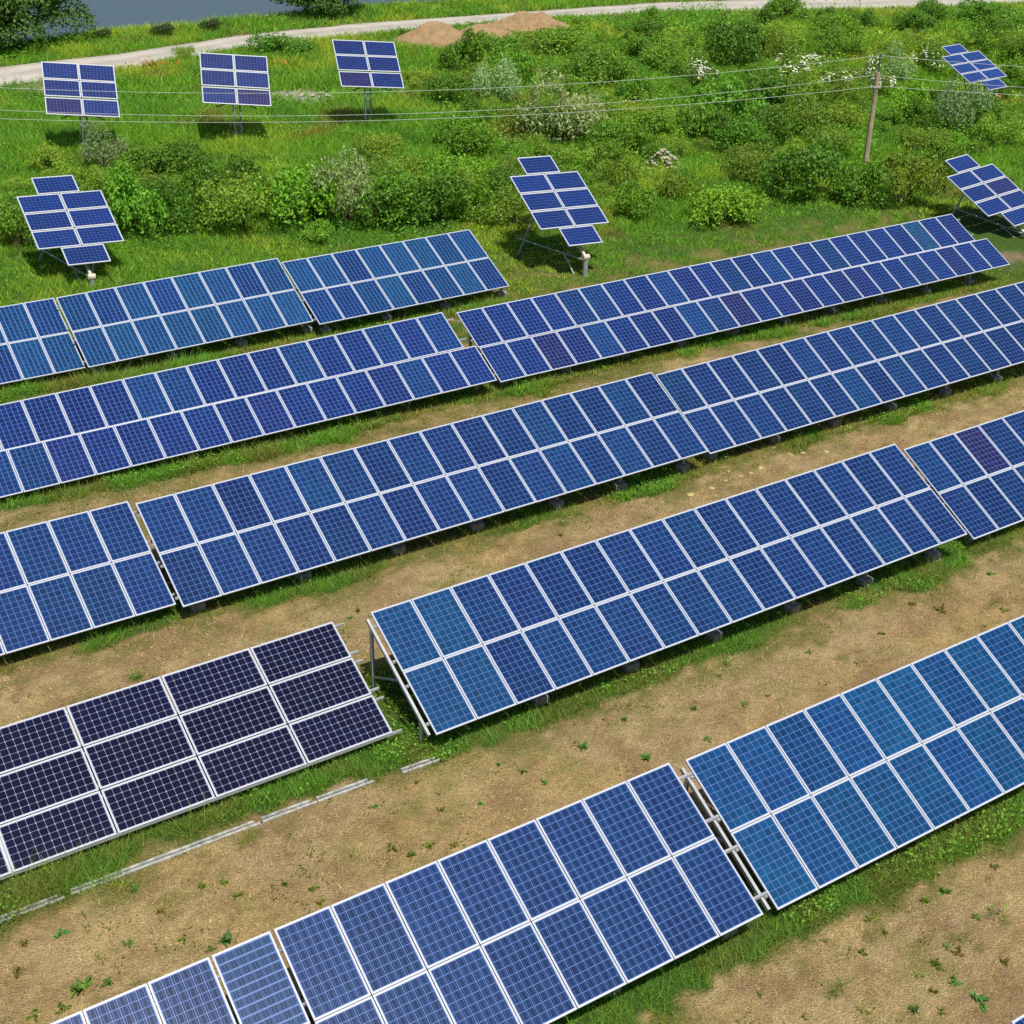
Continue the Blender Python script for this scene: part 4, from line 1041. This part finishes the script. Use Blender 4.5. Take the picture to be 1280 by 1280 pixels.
RK = [rock_mesh(400 + i, M['rubble']) for i in range(4)]
hp_ = empty('rubble_heap', (7.3, 69.4, gz(7.3, 69.4)), 0, 'pale heap of rubble stones among the bushes right of the central tracker', 'rubble heap')
for i in range(110):
    q = random.random() ** .6; an = random.uniform(0, 6.28); r = random.uniform(.05, .15)
    o = bpy.data.objects.new('stone', RK[i % 4]); o.matrix_basis = Matrix.Translation((q * 1.15 * math.cos(an), q * .7 * math.sin(an), (1 - q) * .95 + r * .3)) @ Matrix.Rotation(an * 3, 4, 'Z') @ Matrix.Diagonal((r, r * .8, r * .7, 1)); link(o, hp_)
hp_ = empty('rubble_heap', (-12.8, 83.0, gz(-12.8, 83.0)), 0, 'flat scatter of pale stones between two upright trackers', 'rubble heap')
for i in range(40):
    o = bpy.data.objects.new('stone', RK[i % 4]); r = random.uniform(.05, .17)
    o.matrix_basis = Matrix.Translation((random.gauss(0, 1.2), random.gauss(0, .45), r * .25)) @ Matrix.Rotation(i, 4, 'Z') @ Matrix.Diagonal((r, r * .8, r * .45, 1)); link(o, hp_)
CK = [rock_mesh(500 + i, M['tuft']) for i in range(4)]  # low yellowish lumps standing in for tufts of dry grass
DRY_TUFTS = [(6.7, 36.11), (7.4, 36.67), (6.23, 35.77), (5.11, 34.85), (8.45, 37.65), (8.86, 37.79), (9.61, 37.95), (5.78, 35.29), (7.05, 36.3), (6.4, 36.4)]
for i, (x, y) in enumerate(DRY_TUFTS):
    r = random.uniform(.04, .10)
    o = bpy.data.objects.new('tuft', CK[i % 4]); o.matrix_basis = Matrix.Translation((x, y, gz(x, y))) @ Matrix.Rotation(i * 1.3, 4, 'Z') @ Matrix.Diagonal((r * 1.4, r, r * .35, 1))
    lab = ('pale clod of earth behind the sixteen column array, %s from the left' % ORD[sorted(p_[0] for p_ in DRY_TUFTS[:10]).index(x)], 'pale clods in the middle aisle') if i < 10 else \
          ('pale dry clod at the left photo edge behind the middle row, %s one' % ('right' if i == 10 else 'left'), 'clods at the left') if i < 12 else \
          (('pale clod at the right end of the metal profiles' if i == 12 else 'pale clod under the longest metal profile, near its left end'), 'clods near the profiles') if i < 14 else ('pale clod at the bottom beside the grass strip', None)
    tag(link(o), lab[0], 'tuft', lab[1])
# metal profiles lying in the grass below the dark array
prof = [((-9.3, 17.70), (-8.05, 18.52)), ((-7.95, 18.60), (-4.85, 20.64)), ((-4.80, 20.68), (-3.83, 21.32)), ((-3.80, 21.34), (-2.75, 21.98)), ((-2.18, 22.26), (-1.42, 22.76))]
plab = ['short pale metal profile in the grass at the left photo edge', 'longest pale metal profile lying on the soil below the dark array', 'metal profile end lying next right of the longest one', 'metal profile half sunk in grass near the dark array corner', 'metal profile end lying clear of the grass, rightmost of the line']
for (p, q), l in zip(prof, plab):
    p3 = Vector((p[0], p[1], gz(*p) + .012)); q3 = Vector((q[0], q[1], gz(*q) + .012)); md = (p3 + q3) / 2
    r_ = empty('metal_profile', md, 0, l, 'metal profile', 'metal profiles lying in a line')
    d = (q3 - p3).normalized(); s_ = Vector((-d.y, d.x, 0)) * .038
    MB().beam(p3 - md - s_, q3 - md - s_, .055, .03).obj('flange', M['profile'], r_)
    MB().beam(p3 - md + s_ + Vector((0, 0, .02)), q3 - md + s_ - d * .1 + Vector((0, 0, .02)), .055, .04).obj('web', M['profile'], r_)
# post at the road
rp = empty('road_post', (21.1, 119.0, gz(21.1, 119.0)), 0, 'thin dark wooden post at the road near the top edge', 'post')
MB().tube((0, 0, -.2), (0, 0, 3.4), .12, .10, 8).obj('shaft', M['pole'], rp)
MB().box((0, 0, 3.42), (.28, .28, .06)).bevel(.01).obj('cap', M['dark_steel'], rp)
bpy.context.view_layer.update()
